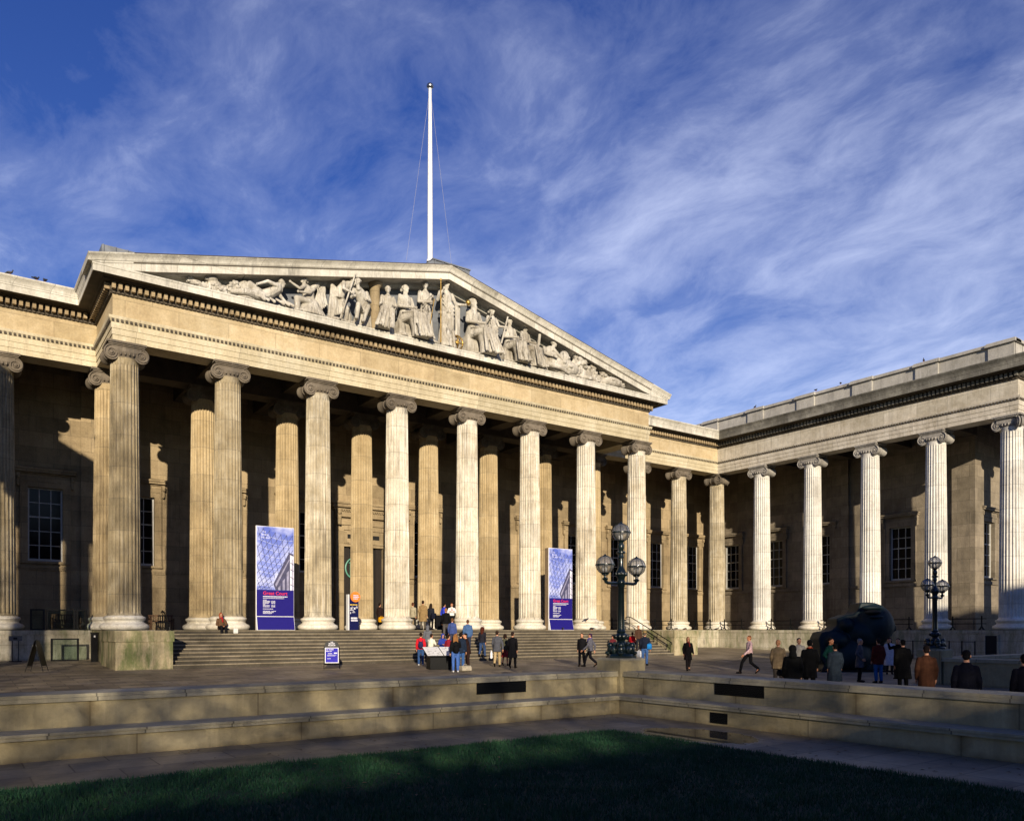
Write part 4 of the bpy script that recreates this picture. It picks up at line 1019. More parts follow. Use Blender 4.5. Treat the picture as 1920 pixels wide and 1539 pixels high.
def person(loc, yaw, h, label, pose='stand', st=.6, lean=0., arms=('down', 'down'), top='#333333', hem=.80, low='#222222', hair='#221a12', hstyle='short', hat=None, skirt=None, skin='#c08a6a', collar=None, hood=False, shoes='#151210', flare=1.0, bulk=1.0, bareleg=False, tie=None, hatc=None):
    s = h/1.73; root = thing('person', loc, label, 'person', None, yaw)
    J = skel(pose, st, lean, arms)
    def fin(mb): mb.xf(Matrix.Scale(s, 4))
    def shell(name, mb, mat, vox, it=2, par=root):
        fin(mb); me = remesh(mb, name, mat, vox*s, it); return link(name, me, par)
    # body: one continuous surface
    mb = MB(); p, c, n = J['pel'], J['chest'], J['neck']; z = p.z-.95
    mb.loft([(0,0,.86+z,.13,.10), (0,0,.97+z,.145,.105), (0,c.y*.5,1.12+z,.125,.095), (0,c.y,1.29+z,.15,.105), (0,c.y*1.2,1.40+z,.10,.08), (0,n.y+.01,1.48+z,.06,.06)])
    headgeo(mb, J)
    for i in (0, 1):
        mb.limb([J['sh%d' % i], J['el%d' % i], J['wr%d' % i]], [.048, .038, .026]); mb.limb([J['hip%d' % i], J['knee%d' % i], J['ank%d' % i]], [.082, .056, .04]); mb.limb([J['ank%d' % i]-V(0,0,.03), J['toe%d' % i]], [.038, .03])
    fin(mb); sk = SKIN.setdefault(skin, flat('skin ' + skin.lstrip('#'), lin(skin), .55, 0, .12, 20))
    body = remesh(mb, 'body', [sk, EYE, LIP], .0165*s, 1)
    mb = MB()
    for i in (0, 1): hand(mb, J, i)
    mb.k = 1
    for q in (-1, 1): mb.ball(J['head']+V(q*.031,-.083,.018), (.012,.008,.008), 7, 5)
    mb.k = 2; mb.ball(J['head']+V(0,-.089,-.058), (.024,.006,.006), 7, 5)
    fin(mb); extra = mb.mesh('scratch', [sk, EYE, LIP], 60)
    import bmesh as bmm
    bm = bmm.new(); bm.from_mesh(body); bm.from_mesh(extra); bm.to_mesh(body); bm.free(); bpy.data.meshes.remove(extra)
    link('body', body, root)
    # trousers
    lowc = cloth(low)
    if not bareleg:
        mb = MB(); mb.loft([(0,0,.80+z,.15,.12), (0,0,.90+z,.165,.125), (0,0,1.02+z,.152,.115)])
        for i in (0, 1): mb.limb([J['hip%d' % i], J['knee%d' % i], J['ank%d' % i]+V(0,.0,.03)], [.098*bulk, .075, .064])
        shell('trousers', mb, lowc, .022)
    if skirt:
        mb = MB(); mb.loft([(0,0,.45,.22,.19), (0,0,.75,.19,.16), (0,0,1.02,.15,.115)]); shell('skirt', mb, cloth(skirt), .022)
    # top
    mb = MB(); rx = .178*bulk
    rg = [(0,0,hem+z,rx*1.02*flare,.145*flare), (0,.0,.94+z,rx,.135), (0,c.y*.5,1.10+z,rx*.96,.13), (0,c.y,1.29+z,rx*1.0,.135), (0,c.y*1.2,1.38+z,.14*bulk,.10), (0,c.y*1.3,1.435+z,.10*bulk,.085), (0,n.y+.012,1.485+z,.066,.07)]
    if hem < .6: rg.insert(1, (0,0,.72+z,rx*1.02*(1+flare)/2,.14*(1+flare)/2))
    if pose == 'sit': rg[0] = (0,0,.86+z,.19,.16)
    mb.loft(rg)
    rr = random.Random(hash(label) % 9999)
    if hem < .9 and pose != 'sit':
        for k in range(9): t = 2*math.pi*(k+rr.random()*.5)/9; mb.tube((rx*.9*math.cos(t),.12*math.sin(t),1.0+z), (rx*1.03*flare*math.cos(t+.1),.148*flare*math.sin(t+.1),hem+z), .018, .026, 6)
    for i in (0, 1): mb.limb([J['sh%d' % i]+V(0,0,-.015), J['el%d' % i], J['wr%d' % i]+(J['wr%d' % i]-J['el%d' % i])*-.06], [.070*bulk, .060*bulk, .046])
    topc = cloth(top); shell('jacket' if hem > .6 else 'coat', mb, topc, .021)
    if collar:
        mb = MB(); mb.limb([n+V(-.075,-.03,.0), n+V(-.05,-.085,-.02), n+V(.05,-.085,-.02), n+V(.075,-.03,0), n+V(0,.075,.01), n+V(-.075,-.03,0)], [.03]*6, 8); mb.limb([n+V(.03,-.10,-.03), n+V(.04,-.155,-.22)], [.035, .04], 8); shell('scarf', mb, cloth(collar), .018)
    if tie:
        mb = MB(); mb.prism([(-.02,-.135,1.42+z), (.02,-.135,1.42+z), (.035,-.165,1.14+z), (0,-.165,1.08+z), (-.035,-.165,1.14+z)], (0,.01,0)); fin(mb); mb.build('tie', cloth(tie), root)
    # hair, hood, hats
    hd = J['head']; hc = cloth(hair)
    if hood:
        mb = MB(); mb.ball(hd+V(0,.03,.03), (.108,.115,.125), 14, 10); mb.limb([hd+V(0,.06,-.06), n+V(0,.06,-.02)], [.095,.11], 10); shell('hood', mb, topc, .02)
        o = len(mb.v)
    elif hstyle != 'bald':
        mb = MB(); mb.ball(hd+V(0,.024,.047), (.083,.096,.088), 14, 10); mb.ball(hd+V(0,.06,-.01), (.076,.06,.075), 12, 8)
        if hstyle == 'long':
            for k in range(7): q = -.075+.025*k; mb.limb([hd+V(q,.06-abs(q)*.4,.02), hd+V(q*1.15,.085-abs(q)*.3,-.12), hd+V(q*1.25,.09,-.27+.02*(k % 3))], [.035,.036,.022], 8)
        if hstyle == 'bob':
            for q in (-1, 1): mb.limb([hd+V(q*.07,.02,.03), hd+V(q*.082,.02,-.09)], [.036,.03], 8)
            mb.limb([hd+V(0,.08,0), hd+V(0,.085,-.10)], [.06,.05], 8)
        if hstyle == 'big': mb.ball(hd+V(0,.04,.0), (.13,.12,.15), 12, 9); mb.limb([hd+V(0,.08,-.02), hd+V(0,.10,-.26)], [.12,.08], 10)
        shell('hair', mb, hc, .016)
    if hat:
        mb = MB()
        if hat == 'brim': mb.lathe([(.155,.06), (.16,.068), (.10,.075), (.095,.15), (.07,.175), (.01,.17)], tuple(hd+V(0,.01,.0)), 18)
        else: mb.ball(hd+V(0,.02,.062), (.094,.105,.085), 14, 8); mb.box(hd.x-.06, hd.x+.06, hd.y-.17, hd.y-.06, hd.z+.065, hd.z+.078)
        fin(mb); mb.build('hat', cloth(hatc or '#333333'), root, 50)
    for i in (0, 1):
        mb = MB(); mb.limb([J['ank%d' % i]+V(0,.035,-.035), J['toe%d' % i]], [.046, .036], 8)
        for j in range(len(mb.v)):
            x, y, zq = mb.v[j]
            if pose != 'sit': mb.v[j] = (x, y, max(zq, .002))
        fin(mb); mb.build('shoe', cloth(shoes), root, 60)
    root['_j'] = 0; del root['_j']
    return root, J, s
def at(root_loc, yaw, s, v):
    v = Vector(v)*s; c_, s_ = math.cos(yaw), math.sin(yaw)
    return Vector(root_loc) + Vector((v.x*c_-v.y*s_, v.x*s_+v.y*c_, v.z))
def backpack(loc, yaw, s, label, col, sit=0):
    root = thing('backpack', at(loc, yaw, s, (0, .21, 1.18)), label, 'backpack', None, yaw)
    mb = MB(); mb.ball((0,.02,-.03), (.15*s,.10*s,.21*s), 14, 10); mb.ball((0,.09,-.10), (.11*s,.06*s,.10*s), 12, 8); link('bag_body', remesh(mb, 'bag_body', cloth(col), .02, 2), root)
    for q in (-1, 1):
        mb = MB(); mb.path([(q*.09*s,-.03,.13*s), (q*.11*s,-.16*s,.26*s), (q*.11*s,-.33*s,.20*s), (q*.12*s,-.355*s,.02), (q*.12*s,-.20*s,-.18*s), (q*.1*s,-.0,-.20*s)], .022*s, 6); mb.build('strap', cloth(col), root, 50)
def carrybag(loc, label, col, w=.32, h=.40, d=.10, yaw=0, name='carrier_bag'):
    root = thing(name, loc, label, 'bag', None, yaw)
    mb = MB(); mb.rings([[(sx*w/2*f, sy*d/2*g, z) for sx, sy in ((-1,-1),(0,-1.15),(1,-1),(1,1),(0,1.15),(-1,1))] for f, g, z in ((.85,.8,-h), (1,1.1,-h*.85), (1,1,-h*.4), (.92,.6,-.06))]); mb.build('bag_body', cloth(col), root, 50)
    mb = MB(); mb.path([(-w*.2,0,-.07), (-w*.14,0,.0), (w*.14,0,.0), (w*.2,0,-.07)], .010, 5); mb.build('handle', cloth(col), root)

# ================================================================ pediment sculpture
YS = 41.05; ZS = 16.87
def fold(mb, p0, p1, r0, r1): mb.limb([p0, (Vector(p0)+Vector(p1))/2, p1], [r0, (r0+r1)/2, r1], 6)
def statue(name, px, pt, label, kind, yaw=0., mir=1, gold=None, ex=None, pb=None):
    X = onY(px, YS); z0 = ZS
    H = zat(pt, X, YS) - z0
    full = {'stand': 1.76, 'seat': 1.40, 'stoop': 1.60, 'kneel': 1.22, 'recline': .78, 'bend': 1.46, 'youth': 1.12}[kind]; s = H/full
    root = thing(name, (X, YS, z0), label, 'statue', 'marble figures of the pediment', yaw)
    mb = MB(); r = random.Random(px)
    def arm(sh, el, wr, k=1.0): mb.limb([sh, el, wr], [.062*k, .05*k, .036*k], 8); mb.ball(Vector(wr)+(Vector(wr)-Vector(el)).normalized()*.06, (.04,.04,.05), 8, 6)
    def head(h, bun=True, cap=False, beard=False, face=(0, -1)):
        J = dict(head=Vector(h), neck=Vector(h)+V(-face[0]*.02,.02,-.15)); o = len(mb.v); headgeo(mb, J); an = math.atan2(face[0], -face[1])
        mb.xf(Matrix.Translation(h) @ Matrix.Rotation(an, 4, 'Z') @ Matrix.Translation(-Vector(h)), o)
        b = Vector(h)-V(face[0]*.03, face[1]*.03, 0)
        mb.ball(b+V(0,0,.045), (.092,.092,.085), 12, 8)
        for k in range(10): t = 2*math.pi*k/10; mb.ball(b+V(.085*math.cos(t),.085*math.sin(t),.04), .026, 6, 5)
        if cap: mb.ball(b+V(0,0,.07), (.115,.115,.085), 12, 8)
        if bun: mb.ball(b-V(face[0]*.09, face[1]*.09,.0), .055, 8, 6)
        if beard: mb.ball(Vector(h)+V(face[0]*.07, face[1]*.07,-.12), (.05,.045,.07), 8, 6)
    if kind == 'stand':
        mb.loft([(0,0,.0,.22,.15), (0,0,.1,.20,.14), (0,0,.5,.18,.13), (.02,0,.92,.175,.125), (0,0,1.05,.155,.12), (0,0,1.30,.19,.13), (0,0,1.42,.15,.10), (0,0,1.50,.06,.06)], 20)
        for k in range(10):
            t = math.pi*(1.0 + (k+.5)/10) + r.random()*.1; q = .3*(r.random()-.5)
            fold(mb, (.19*math.cos(t), .14*math.sin(t), .98-.25*r.random()), (.29*math.cos(t+q), .22*math.sin(t+q), .02), .02, .042)
        mb.ball((.10*mir, -.13, .62), (.085, .09, .26), 10, 8)
        for k in range(4): fold(mb, (-.18*mir, -.10, 1.38-.09*k), (.18*mir, -.15, 1.04-.10*k), .018, .026)
        for k in range(10): t = 2*math.pi*k/10; mb.ball((.19*math.cos(t), .145*math.sin(t), .88+.04*math.sin(3*t)), (.05,.04,.05), 6, 5)
        head((0, -.01, 1.63), True, ex == 'cap', False, (.5*mir, -.86))
        if ex == 'fold': arm((.2*mir,0,1.40), (.27*mir,-.04,1.12), (.02,-.22,1.10)); arm((-.2*mir,0,1.40), (-.27*mir,-.02,1.14), (-.12*mir,-.24,1.22))
        else: arm((.2*mir,0,1.40), (.30*mir,-.06,1.17), (.46*mir,-.22,1.13)); arm((-.2*mir,0,1.40), (-.30*mir,-.02,1.18), (-.26*mir,-.22,1.36))
        if ex == 'cloak':
            for k in range(5): fold(mb, (.30*mir+.03*k*mir, -.06, 1.14), (.36*mir+.035*k*mir, -.02+.02*k, .02), .035, .04)
    elif kind in ('seat', 'bend'):
        if kind == 'seat':
            mb.box(-.22, .22, -.02, .30, 0, .44); w_ = mir*.35; mb.loft([(w_*.9,-.27,.0,.27,.20), (w_*.75,-.26,.25,.23,.17), (w_*.5,-.22,.52,.22,.16), (0,-.02,.62,.19,.14)], 18)
        else: mb.limb([(-.1,.15,.0), (0,.15,.42)], [.28,.2])
        tw = mir*.35
        ln = .0 if kind == 'seat' else .22
        mb.loft([(0,.05,.45,.22,.2), (0,.04,.58,.19,.15), (mir*ln*.3,-ln*.2,.75,.165,.125), (mir*ln*.8,-ln*.6,.98,.19,.13), (mir*ln,-ln*.8,1.08,.15,.10), (mir*ln*1.2,-ln,1.15,.06,.06)])
        for q in (-1, 1):
            hip = V(q*.11,-.02,.50); kn = V(q*.15+tw*.55,-.36,.56); an = V(q*.12+tw*.9,-.34-.10*(q == mir),.06)
            rr = .11 if kind == 'seat' else .085
            mb.limb([hip, kn, an], [rr, rr*.85, rr*.65]); mb.limb([an, an+V(tw*.2,-.15,-.03)], [.05,.035])
        if kind == 'seat':
            for k in range(11):
                u = -.22+.044*k; fold(mb, (u+tw*.5, -.42, .56), (u*1.45+tw*.95, -.38-.16*r.random(), .02), .022, .034)
            for k in range(6): fold(mb, (-.2+.08*k, -.10, .62), (-.2+.09*k+tw*.5, -.42, .60), .02, .026)
            for k in range(4): fold(mb, (-.18*mir, -.08, 1.05-.07*k), (.17*mir, -.13, .72-.06*k), .026, .03)
        else:
            for k in range(7): fold(mb, (-.2+.06*k, .0, .52), (-.24+.07*k, -.02, .10), .045, .05)
        hd = V(mir*ln*1.5, -ln*1.1-.01, 1.28); f = (.35*mir, -.94) if kind == 'seat' else (.92*mir, -.4)
        head(hd, kind == 'seat', ex == 'cap', ex in ('cap', 'beard'), f)
        shl = V(mir*ln*.9, -ln*.7, 1.06)
        arm(shl+V(.2,0,0), shl+V(.28,-.06,-.28), shl+V(.16+tw*.3,-.30,-.36)); arm(shl+V(-.2,0,0), shl+V(-.28,-.04,-.28), shl+V(-.14+tw*.5,-.32,-.34))
        if ex == 'robe':
            for k in range(6): fold(mb, (-.26+.03*k, .02, 1.05), (-.34+.05*k, -.1, .40), .05, .055)
    elif kind == 'stoop':
        for q, dx in ((-1, -.12), (1, .16)):
            mb.limb([V(q*.1,.02,.85), V(q*.1+dx*.6+mir*.06,-.12*(q > 0),.48), V(q*.1+dx,-.02,.07)], [.10,.075,.05]); mb.limb([V(q*.1+dx,-.02,.05), V(q*.1+dx+mir*.14,-.1,.03)], [.05,.035])
        mb.loft([(0,0,.80,.18,.15), (mir*.05,-.02,1.0,.18,.14), (mir*.16,-.06,1.2,.20,.14), (mir*.24,-.10,1.34,.17,.11), (mir*.31,-.12,1.40,.07,.07)])
        for k in range(8): fold(mb, (-mir*.2+.03*k*mir, .02, 1.22-.02*k), (-mir*(.30-.07*k), .0, .18+.03*k), .05, .06)
        head((mir*.42, -.16, 1.46), False, False, True, (.85*mir, -.5))
        arm((mir*.12,-.16,1.32), (mir*.06,-.28,1.06), (mir*.26,-.34,.98)); arm((mir*.32,.0,1.30), (mir*.42,-.14,1.05), (mir*.34,-.3,.86))
        mb.ball((mir*.32, .12, .25), (.2,.2,.28), 10, 8)
    elif kind == 'kneel':
        mb.loft([(0,.05,.0,.34,.24), (0,.03,.2,.28,.22), (mir*.02,0,.42,.20,.17), (mir*.06,-.02,.62,.16,.13), (mir*.10,-.04,.84,.18,.13), (mir*.13,-.05,.94,.13,.1), (mir*.15,-.06,1.0,.06,.06)])
        for k in range(13): t = math.pi*(1.0+(k+.5)/13); fold(mb, (.17*math.cos(t), .12*math.sin(t), .5), (.36*math.cos(t), -.05+.24*math.sin(t), .03), .035, .05)
        mb.limb([(mir*.1,-.12,.42), (mir*.42,-.22,.40), (mir*.40,-.18,.04)], [.12,.09,.07])
        head((mir*.22, -.10, 1.10), True, False, False, (.9*mir, -.43))
        arm((mir*.2,-.14,.90), (mir*.36,-.26,.72), (mir*.56,-.26,.84)); arm((-mir*.06,-.06,.90), (mir*.1,-.24,.66), (mir*.36,-.30,.60))
        o = len(mb.v); mb.ball((0, 0, 0), (.13, .055, .50), 12, 10); mb.xf(Matrix.Translation((-mir*.30, .12, .74)) @ Matrix.Rotation(-mir*.22, 4, 'Y'), o)   # folded wing
        for k in range(5): fold(mb, (-mir*(.20+.05*k), .07, 1.12-.03*k), (-mir*(.30+.045*k), .06, .30+.06*k), .016, .022)
        mb.limb([(-mir*.04, .05, .95), (-mir*.22, .10, 1.16)], [.08, .07])
    elif kind == 'recline':
        mb.limb([(-mir*.95,-.05,.12), (-mir*.55,-.12,.40), (-mir*.12,-.05,.22)], [.07,.11,.15]); mb.limb([(-mir*1.15,-.14,.10), (-mir*.70,-.2,.16), (-mir*.12,-.10,.18)], [.06,.10,.14])
        mb.limb([(-mir*.12,-.05,.22), (mir*.18,-.08,.34), (mir*.40,-.08,.50)], [.15,.15,.17]); head((mir*.56,-.12,.66), False, False, False, (.9*mir, -.42))
        arm((mir*.34,-.22,.52), (-mir*.0,-.26,.56), (-mir*.30,-.24,.44)); arm((mir*.46,.02,.46), (mir*.58,-.14,.22), (mir*.70,-.24,.08))
        for k in range(6): fold(mb, (-mir*.3+mir*.2*k, -.22, .10+.05*r.random()), (-mir*(.05+.2*r.random())+mir*.2*k, -.34, .02), .03, .05)
    elif kind == 'youth':
        mb.limb([(-.1,.1,.0), (-.02,.1,.22)], [.22,.18])
        mb.loft([(0,.02,.25,.2,.17), (0,0,.45,.17,.13), (mir*.05,-.03,.66,.18,.125), (mir*.09,-.05,.80,.14,.1), (mir*.12,-.06,.86,.06,.06)])
        for k in range(6): fold(mb, (-.12+.05*k, -.10, .72), (-.16+.07*k, -.13, .36), .03, .035)
        mb.limb([(.05,-.05,.28), (mir*.38,-.22,.40), (mir*.52,-.2,.05)], [.11,.085,.055]); mb.limb([(-.05,-.08,.25), (mir*.30,-.3,.16), (mir*.72,-.24,.05)], [.11,.085,.05])
        head((mir*.24,-.12,.96), False, False, False, (.85*mir, -.5)); arm((mir*.2,-.14,.76), (mir*.30,-.28,.54), (mir*.42,-.34,.40)); arm((-.1,-.06,.76), (-.16,-.2,.52), (mir*.10,-.34,.44))
    wx = {'kneel': 1.3, 'recline': .80, 'stand': .86, 'seat': .86, 'stoop': 1.05, 'bend': 1.08, 'youth': 1.05}[kind]
    mb.xf(Matrix.Diagonal((s*wx, s*1.05, s, 1)))
    link('figure', remesh(mb, 'figure', M['statue'], .017*s, 1, .25), root)
    if gold:
        for nm, fn in gold:
            g = MB(); fn(g); g.xf(Matrix.Scale(s, 4)); g.build(nm, M['gold'] if nm != 'staff' else M['statue'], root, 50)
    return root, s
statue('pediment_statue', 496, 519, 'reclining nude male statue leaning on one arm at the left of the pediment', 'recline', 0, 1)
statue('pediment_statue', 582, 525, 'kneeling winged angel statue in the left half of the pediment', 'kneel', 0, -1)
statue('pediment_statue', 634, 515, 'stooping bearded statue leaning over a long staff beside the angel', 'stoop', 0, 1, [('staff', lambda g: g.tube((.46,-.36,1.62), (-.06,-.30,.02), .028, .028, 8))])
statue('pediment_statue', 683, 529, 'bent half-draped male statue facing the stooping one', 'bend', 0, -1)
statue('pediment_statue', 727, 536, 'seated robed woman statue next to the carved column stump', 'seat', R(-6), -1)
statue('pediment_statue', 760, 534, 'seated robed woman statue with bare shoulders left of the standing pair', 'seat', R(8), 1)
statue('pediment_statue', 797, 527, 'standing robed woman statue with head wrap and slanting gilt rod', 'stand', 0, -1, [('gilt_rod', lambda g: g.tube((.13,-.30,1.18), (-.12,-.36,.02), .012, .012, 8))], 'fold')
statue('pediment_statue', 836, 525, 'tall central robed woman statue holding a gilt spear and a gilt orb', 'stand', 0, 1, [('spear', lambda g: (g.tube((-.30,-.26,.02), (-.30,-.26,1.58), .009, .009, 8), g.ball((-.30,-.26,1.60), (.022,.022,.04), 8, 6))), ('orb', lambda g: g.ball((.50,-.28,1.20), .07, 14, 10))], 'cloak')
statue('pediment_statue', 887, 561, 'seated bearded statue in a turban right of the gilt ring', 'seat', R(10), 1, None, 'cap')
statue('pediment_statue', 922, 577, 'standing slender woman statue looking right with a staff', 'stand', R(6), 1, [('staff', lambda g: g.tube((.50,-.26,1.5), (.26,-.2,.55), .03, .03, 8))])
statue('pediment_statue', 955, 597, 'seated robed woman statue facing front right of the staff bearer', 'seat', R(0), 1)
statue('pediment_statue', 984, 607, 'seated woman statue holding up a lyre-like scroll', 'seat', R(18), 1, [('staff', lambda g: (g.tube((.34,-.30,.74), (.42,-.30,1.16), .05, .05, 8), g.ball((.44,-.30,1.20), (.09,.05,.09), 10, 7)))])
statue('pediment_statue', 1023, 634, 'half-kneeling youth statue looking down to the right', 'youth', R(0), 1)
def carving(px, pt, label, blobs, name='carving'):
    X = onY(px, YS); H = zat(pt, X, YS)-ZS
    root = thing(name, (X, YS, ZS), label, 'carving', 'small carvings of the pediment corners')
    mb = MB(); rr = random.Random(px)
    for c, r in blobs:
        for _ in range(9):
            t, u = rr.random()*6.28, rr.random()*2-1; q = (1-u*u)**.5; rb = H*rr.uniform(.05, .11)
            mb.ball((H*(c[0]+r[0]*q*math.cos(t)), H*(c[1]+r[1]*q*math.sin(t)), max(0, H*(c[2]+r[2]*u))), (rb*1.4, rb, rb), 7, 5)
    for c, r in blobs: mb.ball(Vector(c)*H, tuple(q*H for q in r), 12, 8)
    link('figure', remesh(mb, 'figure', M['statue'], max(.016, .025*H), 1, .25), root)
child = [((0,0,.3),(.28,.25,.32)), ((.05,-.05,.62),(.2,.17,.25)), ((.1,-.1,.9),(.14,.14,.15)), ((-.2,-.1,.5),(.09,.12,.25)), ((.3,-.15,.45),(.12,.1,.22)), ((.3,-.2,.12),(.3,.14,.12))]
beast = [((0,0,.35),(.5,.25,.3)), ((.42,-.1,.68),(.22,.2,.26)), ((.58,-.2,.6),(.12,.14,.12)), ((-.4,0,.4),(.28,.25,.34)), ((.3,-.1,.14),(.1,.1,.2)), ((-.4,-.1,.14),(.12,.1,.2)), ((.3,-.05,.92),(.08,.07,.1)), ((.5,-.02,.92),(.07,.07,.1))]
carving(373, 520, 'long low reptile-like carving in the far left pediment corner', [((-.4,0,.5),(.7,.3,.26)), ((.4,-.1,.35),(.7,.3,.25)), ((-.9,0,.82),(.5,.25,.17)), ((.9,-.1,.2),(.4,.25,.2))])
carving(402, 520, 'blocky angular rock carving near the left pediment corner', [((0,0,.4),(.5,.4,.42)), ((-.2,-.1,.8),(.4,.3,.22)), ((.4,-.1,.25),(.4,.3,.25))])
carving(435, 530, 'lumpy carved tortoise-like creature left of the reclining figure', [((0,0,.45),(.5,.45,.42)), ((.55,-.2,.3),(.2,.2,.22)), ((-.55,-.1,.35),(.25,.25,.3)), ((.1,-.25,.8),(.25,.2,.2)), ((-.2,-.4,.5),(.12,.1,.3)), ((.25,-.4,.5),(.1,.1,.3))])
carving(459, 527, 'rounded carved rock just behind the reclining figure feet', [((0,0,.5),(.4,.4,.5)), ((.3,.1,.75),(.3,.3,.25))])
carving(1046, 660, 'heap of carved drapery right of the half-kneeling youth', [((0,-.1,.4),(.7,.4,.4)), ((-.4,-.1,.6),(.35,.3,.3)), ((.5,-.15,.3),(.5,.35,.3)), ((.1,-.3,.7),(.25,.2,.28))])
carving(1068, 662, 'carved maned beast in the right half of the pediment', beast)
carving(1089, 674, 'small crouching child carving next to the maned beast', child)
carving(1106, 686, 'tiny carved child figure second from the right pediment corner', child)
carving(1119, 692, 'tiny carved beast beside the last child figure', beast)
carving(1145, 703, 'low carved shell in the right pediment corner', [((0,-.1,.4),(1.1,.5,.4)), ((.9,0,.3),(.6,.35,.25)), ((-.8,0,.3),(.4,.35,.3))])
X = onY(703, YS+.3); H = zat(531, X, YS+.3)-ZS
root = thing('column_stump', (X, YS+.32, ZS), 'plain carved column stump standing behind the seated pair', 'column stump')
mb = MB(); mb.lathe([(.36, 0), (.36, .12), (.30, .16), (.29, H-.3), (.33, H-.25), (.44, H-.12), (.44, H)], n=20); mb.build('shaft', M['tymp'], root, 40)
X = onY(857, YS-.25); zc = zat(631, X, YS-.25)
root = thing('armillary_ring', (X, YS-.25, ZS), 'gilt ring globe resting at the foot of the central statue', 'armillary sphere')
mb = MB(); rr_ = .40
for ax in range(3):
    pts = []
    for i in range(33):
        t = 2*math.pi*i/32; p_ = [(math.cos(t), 0, math.sin(t)), (math.cos(t), math.sin(t)*.9, .42*math.sin(t)), (.4*math.cos(t), math.cos(t)*.9, math.sin(t))][ax]; pts.append(Vector(p_)*rr_+V(0,0,rr_+.02))
    mb.path(pts, .045 if ax == 0 else .028, 8)
mb.ball((0,0,rr_+.02), .15, 12, 8); mb.build('rings', M['gold'], root, 50)
for px2, w_, h_ in ((640, 1.6, .22), (745, 2.6, .3), (815, 2.2, .3), (905, 2.0, .25), (975, 2.0, .25), (1060, 2.2, .2), (560, 2.0, .18), (480, 2.4, .14)):
    X = onY(px2, YS); mb = MB(); r = random.Random(px2)
    for k in range(12): mb.ball(((r.random()-.5)*w_, (r.random()-.6)*.5, .02), (.25+.3*r.random(), .25, h_*(.4+.6*r.random())), 9, 6)
    for i in range(len(mb.v)): mb.v[i] = (mb.v[i][0], mb.v[i][1], max(0, mb.v[i][2]))
    root = thing('rock_base', (X, YS, ZS), 'rough carved ground under the %s' % {640: 'stooping bearded statue', 745: 'seated pair beside the column stump', 815: 'two standing robed women', 905: 'turbaned and slender statues', 975: 'seated pair with the lyre', 1060: 'maned beast and drapery heap', 560: 'kneeling angel', 480: 'reclining nude statue'}[px2], 'rock carving', 'carved ground of the pediment')
    link('rock', remesh(mb, 'rock', M['statue'], .05, 1), root)
# ================================================================ visitors (yaw v: 0 towards the camera, 90 to the right of the photo, 180 away)
def W(v): return R(v)-TH
def step_pt(px, i):                      # standing on step i (1..10) of the flight
    y = 37.35+.37*(i-.5); return Vector((onY(px, y), y, -1.70+.17*i+.004))
def podi(px, y): return Vector((onY(px, y), y, .004))
def gp(px, pf): p = onG(px, pf); p.z += .002; return p
def dp(px, d): p = onD(px, d); p.z += .002; return p
def P_(loc, v, h, label, **k): return person(loc, W(v), h, label, **k)
# seated on the top step
l = podi(414, 40.98); P_(l+V(0,-.02,.02), 40, 1.66, 'person in a mottled brown coat and red scarf sitting on the top step', pose='sit', top='#6b5038', collar='#b3202a', low='#15151a', hair='#a5522e', hstyle='bob', arms=('lap','lap'))
carrybag(l+V(.62,-.38,.14), 'white bag on the step beside the seated person in the brown coat', '#d8d8d4', .22, .30, .1)
# on the portico floor
P_(podi(712, 45.0), 150, 1.68, 'person in dark clothes half hidden beside the left of the doorway columns', top='#2a1d1a', hem=.62, low='#141414', hair='#1c130e')
carrybag(at(podi(715, 44.4), 0, 1, (0,0,.85)), 'yellow shoulder bag near the doorway column', '#d89a18', .36, .36, .14, 0, 'shoulder_bag')
P_(podi(774, 43.6), 165, 1.70, 'visitor in a grey-beige jacket walking towards the doorway', pose='walk', st=.5, top='#a39a82', hem=.78, low='#2c2a28', hair='#5a3524')
P_(podi(793, 42.6), 175, 1.80, 'tall visitor in a long tan raincoat seen from behind at the top of the steps', top='#8f7650', hem=.50, flare=1.15, low='#5a544a', hair='#2b1b14', bulk=1.1)
P_(podi(808, 43.2), 160, 1.66, 'visitor in a dark coat close behind the tan raincoat', top='#20232c', hem=.55, low='#1d1a18', hair='#2a2018', hstyle='long')
carrybag(at(podi(813, 42.75), 0, 1, (0,0,1.1)), 'dark navy shoulder bag behind the tan raincoat', '#171a28', .34, .42, .16, 0, 'shoulder_bag')
P_(podi(833, 43.0), 140, 1.68, 'visitor in a bright blue jacket by the dark suitcase', top='#2f43c8', hem=.80, low='#17171c', hair='#1a1410', arms=('down','bag'))
carrybag(podi(822, 42.6)+V(0,0,.98), 'tall black suitcase standing at the top of the steps', '#111114', .42, .92, .24, W(30), 'suitcase')
P_(podi(847, 42.0), 10, 1.66, 'attendant in a white shirt and red tie at the top of the steps', top='#e8e6e2', hem=.92, low='#101014', hair='#6d3c22', hstyle='short', arms=('fold','fold'), tie='#b01c28')
P_(step_pt(836, 7), 178, 1.78, 'fair-haired man in a black jacket climbing the steps', pose='walk', st=.4, top='#0f0f11', hem=.84, low='#54504e', hair='#9a6a3a')
